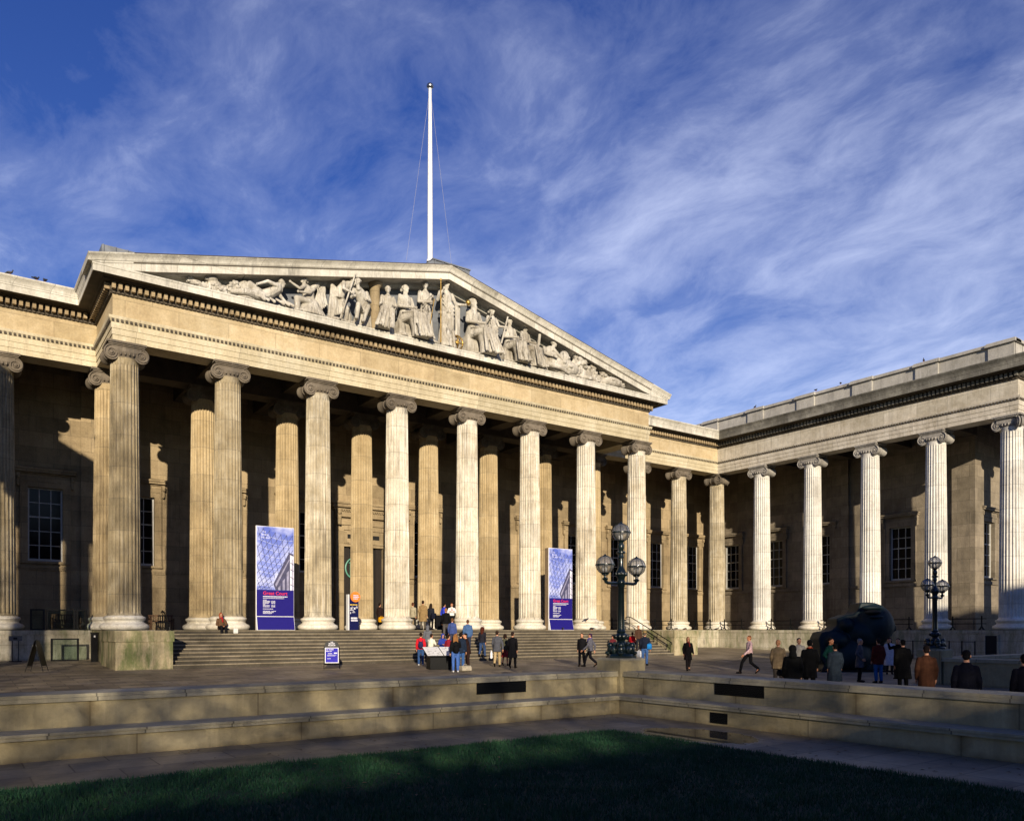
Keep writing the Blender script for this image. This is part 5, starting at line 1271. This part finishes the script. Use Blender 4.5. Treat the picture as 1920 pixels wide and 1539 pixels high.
# group at the foot of the steps
l = gp(789, 1247.5); P_(l, 185, 1.64, 'child in a red jacket and jeans seen from behind at the foot of the steps', top='#c4202c', hem=.86, low='#33507e', hair='#20140f', shoes='#c8c8c8'); backpack(l, W(185), .9, 'navy and grey backpack on the red jacket', '#2a2a4c')
l = gp(807, 1246); P_(l, 150, 1.58, 'child in a cream top and white trousers next to the red jacket', top='#e0dccb', hem=.84, low='#e4e2da', hair='#2c1a12', arms=('front','front'), lean=.2, shoes='#d0d0d0'); carrybag(at(l, W(150), .95, (-.30,.0,.98)), 'purple-navy bag on the cream top', '#33305c', .28, .26, .14, W(60), 'shoulder_bag')
P_(step_pt(802, 2), 175, 1.62, 'visitor in a grey hooded jacket standing on the lower steps behind the children', top='#63656c', hem=.74, low='#3b3b40', hair='#3a2a20', hood=True)
P_(gp(829, 1244), 20, 1.56, 'person in a blue hooded coat leaning over the information desk', top='#2b3f96', hem=.55, flare=1.2, low='#26283a', hood=True, lean=.25, arms=('front','front'))
P_(step_pt(848, 4), 170, 1.70, 'visitor in a slate blue fleece higher on the steps', top='#3f4f86', hem=.80, low='#3a3f55', hair='#6a4a30')
P_(gp(841, 1251), 140, 1.60, 'person in a dark red jacket partly hidden in the group', top='#8a2030', hem=.80, low='#2c2f48', hair='#2a1a14')
P_(step_pt(877, 3), 178, 1.78, 'broad visitor in a denim blue jacket on the steps behind the group', top='#44618c', hem=.76, low='#2e3346', hair='#5a3a26', bulk=1.2)
l = gp(854, 1260); P_(l, 195, 1.72, 'long-haired person in a black jumper and blue jeans at the information desk', top='#0f1013', hem=.90, low='#4668ac', hair='#8a6038', hstyle='long', arms=('front','down'), shoes='#d8d8d8'); backpack(l, W(195), .9, 'small black backpack on the long-haired person', '#0c0c10')
P_(gp(864, 1257), 170, 1.76, 'dark-haired man in a navy jacket and jeans in the group', top='#1b2638', hem=.80, low='#35588f', hair='#1d130e')
carrybag(gp(860, 1259)+V(.25,-.15,.34), 'light grey sack on the ground at the group feet', '#a89f8c', .5, .32, .3, 0, 'sack')
P_(gp(877, 1256), -70, 1.72, 'man in a dark brown suit looking down at the right of the group', top='#2b1a17', hem=.76, low='#2a1b18', hair='#17100d', arms=('front','front'), lean=.2, shoes='#d2cdc4')
l = step_pt(904, 1); P_(l, 160, 1.70, 'person with a mane of red-brown hair and jeans going up the lowest step', pose='walk', st=.5, top='#23222a', hem=.84, low='#34486e', hair='#4c2318', hstyle='big', lean=.1)
l = gp(932, 1249.5); P_(l, 170, 1.80, 'man in a charcoal jacket and beige trousers walking to the steps', pose='walk', st=.45, top='#4e5058', hem=.72, flare=1.12, low='#b39c74', hair='#2e2019', arms=('bag','down'))
carrybag(at(l, W(170), 1.04, (.30,-.02,.80)), 'white carrier bag held by the man in the charcoal jacket', '#e6e6e8', .30, .42, .1, W(100))
P_(gp(947, 1247.5), 165, 1.62, 'woman in an olive jacket and red skirt beside the charcoal jacket', pose='walk', st=.4, top='#4a4a3a', hem=.62, low='#b89a86', hair='#241711', hstyle='bob', skirt='#8a2c30', bareleg=True)
P_(gp(961, 1252.5), 165, 1.78, 'man in a long black overcoat at the right of the walking trio', pose='walk', st=.4, top='#0c0d12', hem=.50, flare=1.2, low='#0e0e12', hair='#2a1d18', bulk=1.05)
P_(gp(1091, 1249), -20, 1.72, 'person all in black walking left of the near lamp pier', pose='walk', st=.35, top='#131317', hem=.78, low='#0f0f13', hair='#2a1813')
P_(gp(1107, 1250), -115, 1.72, 'person in a grey jumper striding beside the black-clad walker', pose='walk', st=.9, top='#5c5c66', hem=.82, low='#16161c', hair='#35203a', collar='#4a3c96')
l = step_pt(1149, 3); P_(l+V(0,0,.0), 20, 1.66, 'person in a maroon top and cap behind the near lamp post base', pose='sit', top='#5c2028', low='#1a1a22', hat='cap', hatc='#1c2030', arms=('lap','lap'))
l = step_pt(1186, 4); P_(l, 150, 1.70, 'person in a bright red jacket half hidden behind the near lamp post base', pose='sit', top='#c01c26', low='#22222c', hair='#2a1a14', arms=('lap','lap'))
P_(step_pt(1197, 2), 10, 1.66, 'person in a brown top behind the man with the brimmed hat', top='#4a3428', hem=.8, low='#22222a', hair='#5e3220')
l = gp(1209, 1247); P_(l, 160, 1.80, 'man in a navy jacket and brimmed tan hat right of the near lamp pier', top='#1a2030', hem=.86, low='#4a6ea6', hair='#5a5048', hat='brim', hatc='#8a744c', arms=('bag','down'), bulk=1.1)
carrybag(at(l, W(160), 1.04, (-.26,.10,1.16)), 'bright blue bag on the back of the man with the brimmed hat', '#2a8ad8', .22, .34, .12, W(150), 'shoulder_bag')
carrybag(at(l, W(160), 1.04, (.30,-.02,.80)), 'white carrier bag held by the man with the brimmed hat', '#dfe2ea', .28, .40, .1, W(120))
# across the forecourt to the right
P_(gp(1290, 1257), 5, 1.66, 'woman in a short black coat with a dark red scarf hanging down', pose='walk', st=.35, top='#0e0c0e', hem=.55, flare=1.1, low='#1c181a', hair='#8c6a48', collar='#6a2420', hstyle='bob')
P_(gp(1405, 1262.5), -80, 1.80, 'man in a pink shirt and cream waistcoat striding across the forecourt', pose='walk', st=1.0, top='#d8b4b4', hem=.90, low='#0f0f12', hair='#8a5a3a', skin='#d08a60')
P_(dp(1459, 28.0), 150, 1.72, 'person in a beige anorak behind the low wall right of the striding man', top='#7c6a50', hem=.70, low='#3a3430', hair='#b4805c', bulk=1.2)  # anorak colour lowered to stand in for shade
carrybag(at(dp(1466, 26.5), 0, 1, (0,0,.80)), 'black handbag beside the beige anorak', '#101014', .34, .26, .16, 0, 'handbag')
P_(dp(1486, 21.0), 170, 1.66, 'person in black with a pointed hood close behind the low wall', top='#0a0a0c', hem=.50, low='#0c0c0e', hood=True, flare=1.15, bulk=1.15)
P_(dp(1498, 30.5), 0, 1.76, 'man in a pale grey jacket facing the camera between the two black coats', top='#a8a294', hem=.72, low='#4a4640', hair='#3a3432', bulk=1.15)
P_(dp(1518, 25.0), 165, 1.76, 'man in a black coat with an orange scarf before the bronze head', top='#0a0a0b', hem=.55, low='#0c0c0e', hair='#0e0b0a', collar='#c2481c', bulk=1.15)
l = dp(1557, 29.0); P_(l, 40, 1.78, 'man in a dark green anorak in front of the left of the bronze head', top='#123c34', hem=.72, low='#20262e', hair='#1a1210', skin='#b87850', arms=('pocket','pocket'))
P_(dp(1566, 26.0), 175, 1.62, 'person in a slate grey puffer coat overlapping the green anorak', top='#2c3640', hem=.42, flare=1.1, low='#15171a', hair='#0e0d0d', bulk=1.15)
P_(dp(1612, 31.5), 60, 1.72, 'grey-haired man in a grey overcoat under the bronze head', top='#55545a', hem=.58, flare=1.1, low='#0f0f12', hair='#8f8a86', skin='#c98a66', arms=('pocket','pocket'), bulk=1.1)
P_(gp(1647, 1280), 185, 1.74, 'person in a maroon jacket and blue jeans seen from behind', top='#5a2019', hem=.72, low='#2f5f96', hair='#2c2220', bulk=1.12)
P_(gp(1668, 1263.5), -20, 1.70, 'woman in a long white quilted coat behind the maroon jacket', top='#c6c2cc', hem=.42, flare=1.15, low='#2a2024', hair='#2a1512', hstyle='bob', bulk=1.15)
P_(dp(1684, 33.5), -40, 1.72, 'person in black at the shoulder of the white quilted coat', top='#0c0c10', hem=.6, low='#0c0c10', hair='#120c0c', arms=('up','down'))
P_(dp(1693, 27.0), 170, 1.74, 'broad person in a black-brown overcoat right of the white quilted coat', top='#0c090b', hem=.40, flare=1.15, low='#0a0a0c', hair='#100c0c', bulk=1.25)
P_(dp(1737, 20.0), 160, 1.68, 'person in a rust-brown overcoat below the far lamp post', top='#452a1c', hem=.35, flare=1.0, low='#2a1c16', hair='#1c1412', bulk=1.1)  # coat darkened in its colour in place of shade falling here
P_(dp(1812, 15.6), 150, 1.68, 'dark figure in a navy overcoat close behind the wall at right', top='#0b0e1a', hem=.42, low='#0a0c14', hair='#0b0b12', bulk=1.05)
P_(dp(1921, 15.6), 160, 1.60, 'dark figure in a navy coat cut by the right edge of the photo', top='#0a0d18', hem=.45, low='#0a0c14', hair='#0b0b12')
# ================================================================ ground, lawn and low walls
mb = MB(); ys = [-400, -60, 0, 10, 24, 30, 37.3, 46, 62, 600]; xs_ = [-500, -40, 0, 15, 30, 60, 500]
for i in range(len(ys)-1):
    for j in range(len(xs_)-1):
        mb.add([(xs_[j], ys[i], zg(ys[i])), (xs_[j+1], ys[i], zg(ys[i])), (xs_[j+1], ys[i+1], zg(ys[i+1])), (xs_[j], ys[i+1], zg(ys[i+1]))], [(0,1,2,3)])
o = mb.build('forecourt', M['paving']); tag(o, 'stone-flagged forecourt between the steps and the lawn', 'ground', kind='structure')
BX, BY = 14.22, 15.12                       # inner faces of the seat-back walls
mb = MB(); mb.add([(-40, -30, -2.046), (BX, -30, -2.046), (BX, BY, -2.046), (-40, BY, -2.046)], [(0,1,2,3)])
o = mb.build('path', M['path']); tag(o, 'damp grey flagstone path around the lawn inside the low walls', 'path', kind='structure')
LX, LY = 11.0, 11.95
rnd = random.Random(3)
mb = MB(); n = 40
mb.box(-40, LX, -30, LY, -2.3, -2.015)
o = mb.build('lawn_bed', M['soil']); tag(o, 'dark turf bed of the lawn', 'ground', kind='structure')
def blades():
    rng = np.random.default_rng(5); N = 260000
    # denser near the edges seen by the camera; all inside the lawn rectangle
    y = 1.5 + (LY+.03-1.5)*rng.random(N); x = -6 + (LX+.03+6)*rng.random(N)
    keep = (x*math.sin(TH)+y*math.cos(TH) > 7.2) & (np.abs((x*math.cos(TH)-y*math.sin(TH))/(x*math.sin(TH)+y*math.cos(TH))) < .75)
    x, y = x[keep], y[keep]; m = len(x)
    cl = np.sin(x*3.1+1.7*np.sin(y*2.3))*np.sin(y*3.7+1.3*np.sin(x*1.9)); h = .045 + .02*cl + .03*rng.random(m); h = np.maximum(h, .02)
    a = rng.random(m)*6.283; w = .004 + .004*rng.random(m); l = rng.random(m)*.05
    b = rng.random(m)*6.283; z0 = np.full(m, -2.018)
    ca, sa = np.cos(a)*w, np.sin(a)*w
    v = np.empty((m, 3, 3))
    v[:, 0] = np.stack([x-ca, y-sa, z0], 1); v[:, 1] = np.stack([x+ca, y+sa, z0], 1)
    v[:, 2] = np.stack([x+np.cos(b)*l, y+np.sin(b)*l, z0+h], 1)
    me = bpy.data.meshes.new('grass'); me.vertices.add(m*3); me.vertices.foreach_set('co', v.ravel())
    me.loops.add(m*3); me.loops.foreach_set('vertex_index', np.arange(m*3))
    me.polygons.add(m); me.polygons.foreach_set('loop_start', np.arange(m)*3); me.polygons.foreach_set('loop_total', np.full(m, 3))
    me.update(); me.validate(); me.materials.append(M['grass']); return me
o = link('grass', blades()); tag(o, 'short dark green grass of the lawn', 'grass', kind='stuff')

r = random.Random(11); mb = MB()
for k in range(190):
    if r.random() < .6: x, y, z = (r.uniform(3, LX+2.2), r.uniform(LY+.05, 14.3), -2.04) if r.random() < .5 else (r.uniform(LX+.05, 13.4), r.uniform(3, 12), -2.04)
    else: x, y, z = r.uniform(0, LX), r.uniform(6, LY), -1.97
    t = r.random()*6.28; l = r.uniform(.02, .05); c_, s_ = math.cos(t)*l, math.sin(t)*l
    mb.add([(x-c_, y-s_, z), (x+s_*.5, y-c_*.5, z+.012), (x+c_, y+s_, z+.004), (x-s_*.5, y+c_*.5, z+.01)], [(0,1,2,3)])
o = mb.build('fallen_leaves', flat('dry leaf', rgb(.20,.13,.06), .8, 0, .5, 4)); tag(o, 'scattered dry leaves on the path and lawn', 'leaves', kind='stuff')
def bench_wall(label, put, L0, L1, grilles, S1, S2):
    """put(u, d, z): u along, d outward into the lawn (negative = away)"""
    root = wthing('low_wall', Vector(put((L0+L1)/2, -.4, -2.05)), label, 'wall')
    def bx(mb, u0, u1, d0, d1, z0, z1):
        a_, b_ = Vector(put(u0, d0, z0)), Vector(put(u1, d1, z1)); mb.box(min(a_.x, b_.x), max(a_.x, b_.x), min(a_.y, b_.y), max(a_.y, b_.y), z0, z1)
    mb = MB(); bx(mb, L0, L1, -.80, 0, -2.1, -1.175); mb.build('wall_body', M['bench'], root)
    mb = MB(); bx(mb, L0, L1, -.86, .05, -1.172, -1.105); bx(mb, L0, L1, -.84, .035, -1.102, -1.045); mb.build('coping', M['coping'], root)
    mb = MB(); bx(mb, L0, S1, .003, .62, -2.1, -1.705); mb.build('seat_base', M['bench'], root)
    mb = MB(); bx(mb, L0, S2, .003, .68, -1.702, -1.645); bx(mb, L0, S2, .003, .70, -1.642, -1.60); mb.build('seat', M['coping'], root)
    for u0, u1, z0, z1, d in grilles:
        mb = MB(); bx(mb, u0, u1, d, d+.012, z0, z1)
        for k in range(7): zz = z0+(z1-z0)*(k+.5)/7; bx(mb, u0+.02, u1-.02, d+.012, d+.02, zz-.006, zz+.006)
        mb.build('grille', M['black'], root)
    return root
bench_wall('low stone wall with a built-in bench running left of the near lamp pier', lambda u, d, z: (u, BY-d, z), -40, 14.098, [(9.78, 11.17, -1.44, -1.175, .0)], 14.6, 14.6)
bench_wall('low stone wall with a built-in bench coming forward right of the near lamp pier', lambda u, d, z: (BX-d, u, z), -30, 14.998, [(10.68, 12.02, -1.44, -1.175, .0), (11.15, 11.62, -2.0, -1.77, .62)], BY-.622, BY-.702)
def pier(x, y, label, ex=.0):
    root = wthing('stone_pier', (x+.44, y+.44, -2.05), label, 'pier')
    mb = MB(); mb.box(x, x+.89, y, y+.89, -2.1, -.78); mb.build('shaft', M['bench'], root)
    mb = MB(); mb.rings([[(x+.445+sx*r, y+.445+sy*r, z) for sx, sy in ((-1,-1),(1,-1),(1,1),(-1,1))] for r, z in ((.447, -.777), (.447, -.74), (.40, -.713))]); mb.build('cap', M['coping'], root)
pier(14.1, 15.0, 'square stone pier carrying the near, larger-looking lamp post at the wall corner')
pier(30.55, 15.0, 'square stone pier carrying the far lamp post at right')
def plain_wall(label, x0, x1, y0, y1):
    root = wthing('low_wall', ((x0+x1)/2, (y0+y1)/2, -2.05), label, 'wall')
    mb = MB(); mb.box(x0, x1, y0, y1, -2.1, -1.175); mb.build('wall_body', M['bench'], root)
    mb = MB(); mb.box(x0-.05, x1+.05, y0-.05, y1+.05, -1.172, -1.105); mb.box(x0-.04, x1+.04, y0-.04, y1+.04, -1.102, -1.045); mb.build('coping', M['coping'], root)
plain_wall('low coped stone wall coming forward from the far lamp pier', 30.62, 31.45, -20, 14.94)
plain_wall('low coped stone wall running right behind the far lamp pier', 31.5, 58, 15.06, 15.86)

# ================================================================ lamp posts
def lamp(x, y, label):
    root = thing('lamp_post', (x, y, -.713), label, 'lamp post', 'three-globe iron lamp posts')
    mb = MB()
    mb.lathe([(.40, 0), (.40, .05), (.37, .08), (.36, .10), (.30, .11)], n=8)
    for k in range(4):                                          # four crouching beast-like scroll feet
        t = R(45+90*k); c = Vector((math.cos(t)*.24, math.sin(t)*.24, 0))
        mb.ball(c+Vector((0,0,.22)), (.13, .13, .15), 10, 7); mb.ball(c*1.18+Vector((0,0,.33)), (.095, .095, .09), 9, 6)
        mb.ball(c*1.45+Vector((0,0,.13)), (.08, .08, .06), 8, 5); mb.ball(c*1.32+Vector((0,0,.36)), (.045,.045,.04), 7, 5)
        t2 = R(90*k); c2 = Vector((math.cos(t2)*.25, math.sin(t2)*.25, 0)); mb.ball(c2+Vector((0,0,.2)), (.08,.08,.13), 8, 6); mb.ball(c2*.95+Vector((0,0,.36)), (.05,.05,.07), 8, 5)
    mb.lathe([(.26, .1), (.22, .3), (.14, .40), (.11, .45), (.12, .48), (.19, .54), (.20, .58), (.15, .63), (.11, .66), (.125, .70), (.11, .73), (.10, .76)], n=20)
    for k in range(10): t = 2*math.pi*k/10; mb.ball((.17*math.cos(t), .17*math.sin(t), .56), (.05,.05,.07), 7, 5)
    base = mb.build('base', M['iron'], root, 40)
    mb = MB()
    mb.lathe([(.10, .74), (.095, .9), (.085, 1.86), (.10, 1.88), (.10, 1.93), (.115, 1.96), (.115, 2.02), (.09, 2.06), (.10, 2.10), (.13, 2.16), (.15, 2.22), (.12, 2.30), (.075, 2.38), (.06, 2.44), (.058, 2.62), (.085, 2.65), (.07, 2.69), (.06, 2.74), (.12, 2.765), (.12, 2.80), (.06, 2.83), (.085, 2.90), (.09, 2.97), (.055, 3.03), (.07, 3.06), (.09, 3.08)], n=12)
    for k in range(8): t = 2*math.pi*(k+.5)/8; mb.ball((.13*math.cos(t), .13*math.sin(t), 2.21), (.05,.05,.06), 7, 5)
    mb.build('post', M['iron'], root, 40)
    for s in (-1, 1):
        mb = MB(); mb.path([(s*.08, 0, 1.97), (s*.46, 0, 1.96), (s*.53, 0, 1.985), (s*.565, 0, 2.05)], [.035, .04, .045, .04], 8)
        mb.lathe([(.03, 2.02), (.075, 2.05), (.085, 2.08), (.04, 2.10), (.035, 2.15), (.09, 2.17), (.09, 2.185), (.11, 2.20)], (s*.565, 0, 0), 12)
        mb.build('arm', M['iron'], root, 40)
    for gx, gz in ((0, 3.31), (-.565, 2.43), (.565, 2.43)):
        r = .235
        mb = MB(); mb.ball((gx, 0, gz), r, 20, 14); g = mb.build('globe', M['globe'], root, 60)
        mb = MB()
        for k in range(8):
            t = 2*math.pi*k/8
            mb.path([(gx+(r+.004)*math.cos(p)*math.cos(t), (r+.004)*math.cos(p)*math.sin(t), gz+(r+.004)*math.sin(p)) for p in [R(-78+156*i/12) for i in range(13)]], .006, 4)
        mb.lathe([(r+.002, gz-.018), (r+.022, gz-.016), (r+.022, gz+.016), (r+.002, gz+.018)], (gx, 0, 0), 24)
        mb.lathe([(.10, gz+.205), (.09, gz+.225), (.03, gz+.255), (.015, gz+.28), (.004, gz+.285)], (gx, 0, 0), 12)
        mb.lathe([(.08, gz-.235), (.11, gz-.21), (.10, gz-.195)], (gx, 0, 0), 12)
        mb.build('globe_cage', M['iron'], g, 40)
        mb = MB()
        for k in range(3): t = 2*math.pi*k/3; mb.tube((gx+.05*math.cos(t), .05*math.sin(t), gz-.2), (gx+.05*math.cos(t), .05*math.sin(t), gz-.06), .015, .02, 6); mb.ball((gx+.05*math.cos(t), .05*math.sin(t), gz-.03), (.03,.03,.045), 7, 5)
        mb.build('bulb', M['white'], g, 40)
    return root
lamp(14.545, 15.445, 'ornate three-globe lamp post on the near corner pier, the larger in view')
lamp(30.995, 15.445, 'ornate three-globe lamp post on the far pier at right, the smaller in view')

# ================================================================ street side opposite: brick terrace, and bare trees added out of view to filter the sun
root = wthing('terraced_building', (0, -40, -2.05), 'long brick terrace with sash windows across the street from the museum forecourt', 'building')
SKY_H = [(-95, -62, 8.0), (-62, -40, 8.6), (-40, -22, 9.0), (-22, -8, 9.4), (-8, 5, 9.2), (5, 14, 15.6), (14, 24, 17.0), (24, 38, 17.6), (38, 60, 18.2)]
for x0, x1, h in SKY_H:
    mb = MB(); mb.box(x0, x1-.02, -44, -32, -2.2, h-1.2); mb.build('wall', M['brick'], root)
    mb = MB(); mb.box(x0, x1-.02, -43.8, -32.3, h-1.197, h); mb.box(x0+.4, x0+1.3, -40, -38, h, h+1.5); mb.build('roof', M['slate'], root)
    mb = MB()
    for k in range(int((x1-x0-1)/2.4)):
        for f in range(2 if h < 12 else 4):
            xx = x0+1.3+k*2.4; mb.box(xx-.5, xx+.5, -32, -31.97, -.2+f*3.6, 1.9+f*3.4)
    mb.build('window', M['glass'], root)
BARK = flat('plane tree bark', rgb(.10,.085,.06), .9, 0, .4, 3)
def bare_tree(x, y, H, rad, zc, n, label, seed, rz_=None):
    root = wthing('shade_tree', (x, y, -2.05), label, 'tree', 'unseen bare trees added to filter the sun'); r = random.Random(seed)
    mb = MB(); mb.path([(x, y, -2.1), (x+.1, y, 2), (x, y+.1, zc-1), (x, y, H-2)], [.45, .32, .07, .03], 9); ends = []
    for k in range(14):
        z = 3 + (zc-2)*k/13.0; t = k*2.4; l = rad*(.55+.4*r.random()); e = Vector((x+l*math.cos(t), y+l*math.sin(t), z+l*(.35+.5*r.random())))
        mb.path([(x, y, z), (x+l*.45*math.cos(t), y+l*.45*math.sin(t), z+l*.2), e], [.09, .05, .02], 6); ends.append(e)
    mb.build('trunk', BARK, root, 60)
    rng = np.random.default_rng(seed); rz_ = rz_ or (H-zc)
    c = rng.normal(0, 1, (n, 3)); c /= np.linalg.norm(c, axis=1)[:, None]; c *= (rng.random(n)**(1/2.6))[:, None]
    c = c*np.array([rad*1.12, rad, rz_]) + np.array([x, y, zc])
    d = rng.normal(0, 1, (n, 3)); d /= np.linalg.norm(d, axis=1)[:, None]; w = rng.normal(0, 1, (n, 3)); w -= d*(w*d).sum(1)[:, None]; w /= np.linalg.norm(w, axis=1)[:, None]
    L = (.25+.5*rng.random(n))[:, None]; Wd = (.014+.02*rng.random(n))[:, None]
    v = np.stack([c-d*L-w*Wd, c-d*L+w*Wd, c+d*L+w*Wd*.4, c+d*L-w*Wd*.4], 1)
    me = bpy.data.meshes.new('crown'); me.vertices.add(n*4); me.vertices.foreach_set('co', (v.reshape(-1, 3)-np.array(ORG[root])).ravel())
    me.loops.add(n*4); me.loops.foreach_set('vertex_index', np.arange(n*4)); me.polygons.add(n); me.polygons.foreach_set('loop_start', np.arange(n)*4); me.polygons.foreach_set('loop_total', np.full(n, 4)); me.update(); me.validate(); me.materials.append(BARK)
    link('crown', me, root)
for k, (x, H, rad, zc, n) in enumerate(((-47, 22, 6.5, 13, 9000), (-34, 33, 7.0, 19.5, 13500), (-25.8, 30, 5.4, 17.5, 9500), (-18.5, 14.6, 5.5, 8.6, 9000), (-10.5, 14.0, 5.0, 8.2, 8500), (-1.5, 14.3, 4.8, 8.4, 8500), (7, 14.5, 5, 8.5, 8500))):  # heights and twig counts shaped for the partial shade they cast
    bare_tree(x, -24, H, rad, zc, TREE_N*n//9000, 'unseen bare tree added to filter the sun, %s' % ['westernmost of the row', 'tallest of the row', 'tall narrow one east of the tallest', 'lower one just east of the tall narrow one', 'lower one in the middle of the row', 'lower one second from the east', 'easternmost of the row'][k], 20+k, max(6.0, H-zc))

# ================================================================ light, sky, camera
AZ, EL = 25.5, 13.7
SD = Vector((-math.sin(R(AZ))*math.cos(R(EL)), -math.cos(R(AZ))*math.cos(R(EL)), math.sin(R(EL))))   # towards the sun
sun = bpy.data.lights.new('sun', 'SUN'); sun.energy = SUN_E; sun.angle = R(.5); sun.color = (1.0, .86, .66)
so = bpy.data.objects.new('sun', sun); COL.objects.link(so); so.rotation_euler = (-SD).to_track_quat('-Z', 'Y').to_euler()
w = bpy.data.worlds.new('World'); SC.world = w; w.use_nodes = True
t = w.node_tree; t.nodes.clear()
class WN(NT):
    def __init__(s, tree): s.t = tree
q = WN(t)
sky = q.n('ShaderNodeTexSky', sky_type='NISHITA', sun_disc=False, sun_elevation=R(EL), sun_rotation=R(180+AZ), altitude=0, air_density=1.0, dust_density=0.0, ozone_density=3.0)
hs = q.n('ShaderNodeHueSaturation', {'Hue': .530, 'Saturation': 1.24, 'Value': 1.0, 'Color': sky.outputs[0]})
d = q.n('ShaderNodeTexCoord').outputs['Generated']
s = q.n('ShaderNodeSeparateXYZ', {0: d})
zz = q.math('MAXIMUM', q.math('ADD', s.outputs[2], .16), .06)
pv = q.n('ShaderNodeCombineXYZ', {0: q.math('DIVIDE', s.outputs[0], zz), 1: q.math('DIVIDE', s.outputs[1], zz)}).outputs[0]
rot = (0, 0, R(CLOUD_ROT))
warp = q.n('ShaderNodeTexNoise', {'Vector': pv, 'Scale': 1.6, 'Detail': 3.0}).outputs[1]
pw = q.n('ShaderNodeVectorMath', {0: pv, 1: q.n('ShaderNodeVectorMath', {0: warp, 3: .35}, operation='SCALE').outputs[0]}, operation='ADD').outputs[0]
wisp = q.noise(q.mapping(pw, (1.3, .95, 1), (0.6, 0, 0), rot), 3.3, 10, .62, .3)
soft = q.noise(q.mapping(pv, (1, .75, 1), (3.3, 1.2, 0), rot), 1.2, 4, .5, .2)
fine_ = q.noise(q.mapping(pw, (3.4, 1.5, 1), (1.3, 5.2, 0), (0, 0, R(CLOUD_ROT+22))), 3.6, 9, .7, .3)
east = q.math('ADD', q.math('MULTIPLY', s.outputs[0], .20), q.math('MULTIPLY', s.outputs[2], -.48))
m_ = q.math('ADD', q.math('MULTIPLY', wisp, .70), q.math('ADD', q.math('MULTIPLY', soft, .82), q.math('MULTIPLY', fine_, .25)))
m_ = q.math('ADD', q.math('MULTIPLY', q.math('ADD', m_, -.885), 1.25), q.math('ADD', east, .585))
cf = q.ramp(m_, [(.26, 0.0), (.46, .10), (.64, .27), (.95, .56)])
cc = q.mix(cf, hs.outputs[0], CLOUD_C)
bg = q.n('ShaderNodeBackground', {0: cc, 1: SKY_S})
wo = q.n('ShaderNodeOutputWorld', {0: bg.outputs[0]})
cam = bpy.data.cameras.new('camera'); co = bpy.data.objects.new('camera', cam); COL.objects.link(co)
co.location = (0, 0, CZ); co.rotation_euler = (R(90), 0, -TH)
cam.sensor_width = 36; cam.lens = F*36/1920; cam.shift_y = (HZ-769.5)/1920; cam.clip_end = 3000
SC.camera = co
SC.view_settings.view_transform = 'Standard'; SC.view_settings.look = 'None'; SC.view_settings.exposure = EXPO; SC.view_settings.gamma = 1
SC.cycles.diffuse_bounces = 2; SC.cycles.max_bounces = 8
bpy.data.scenes.remove(TMP)
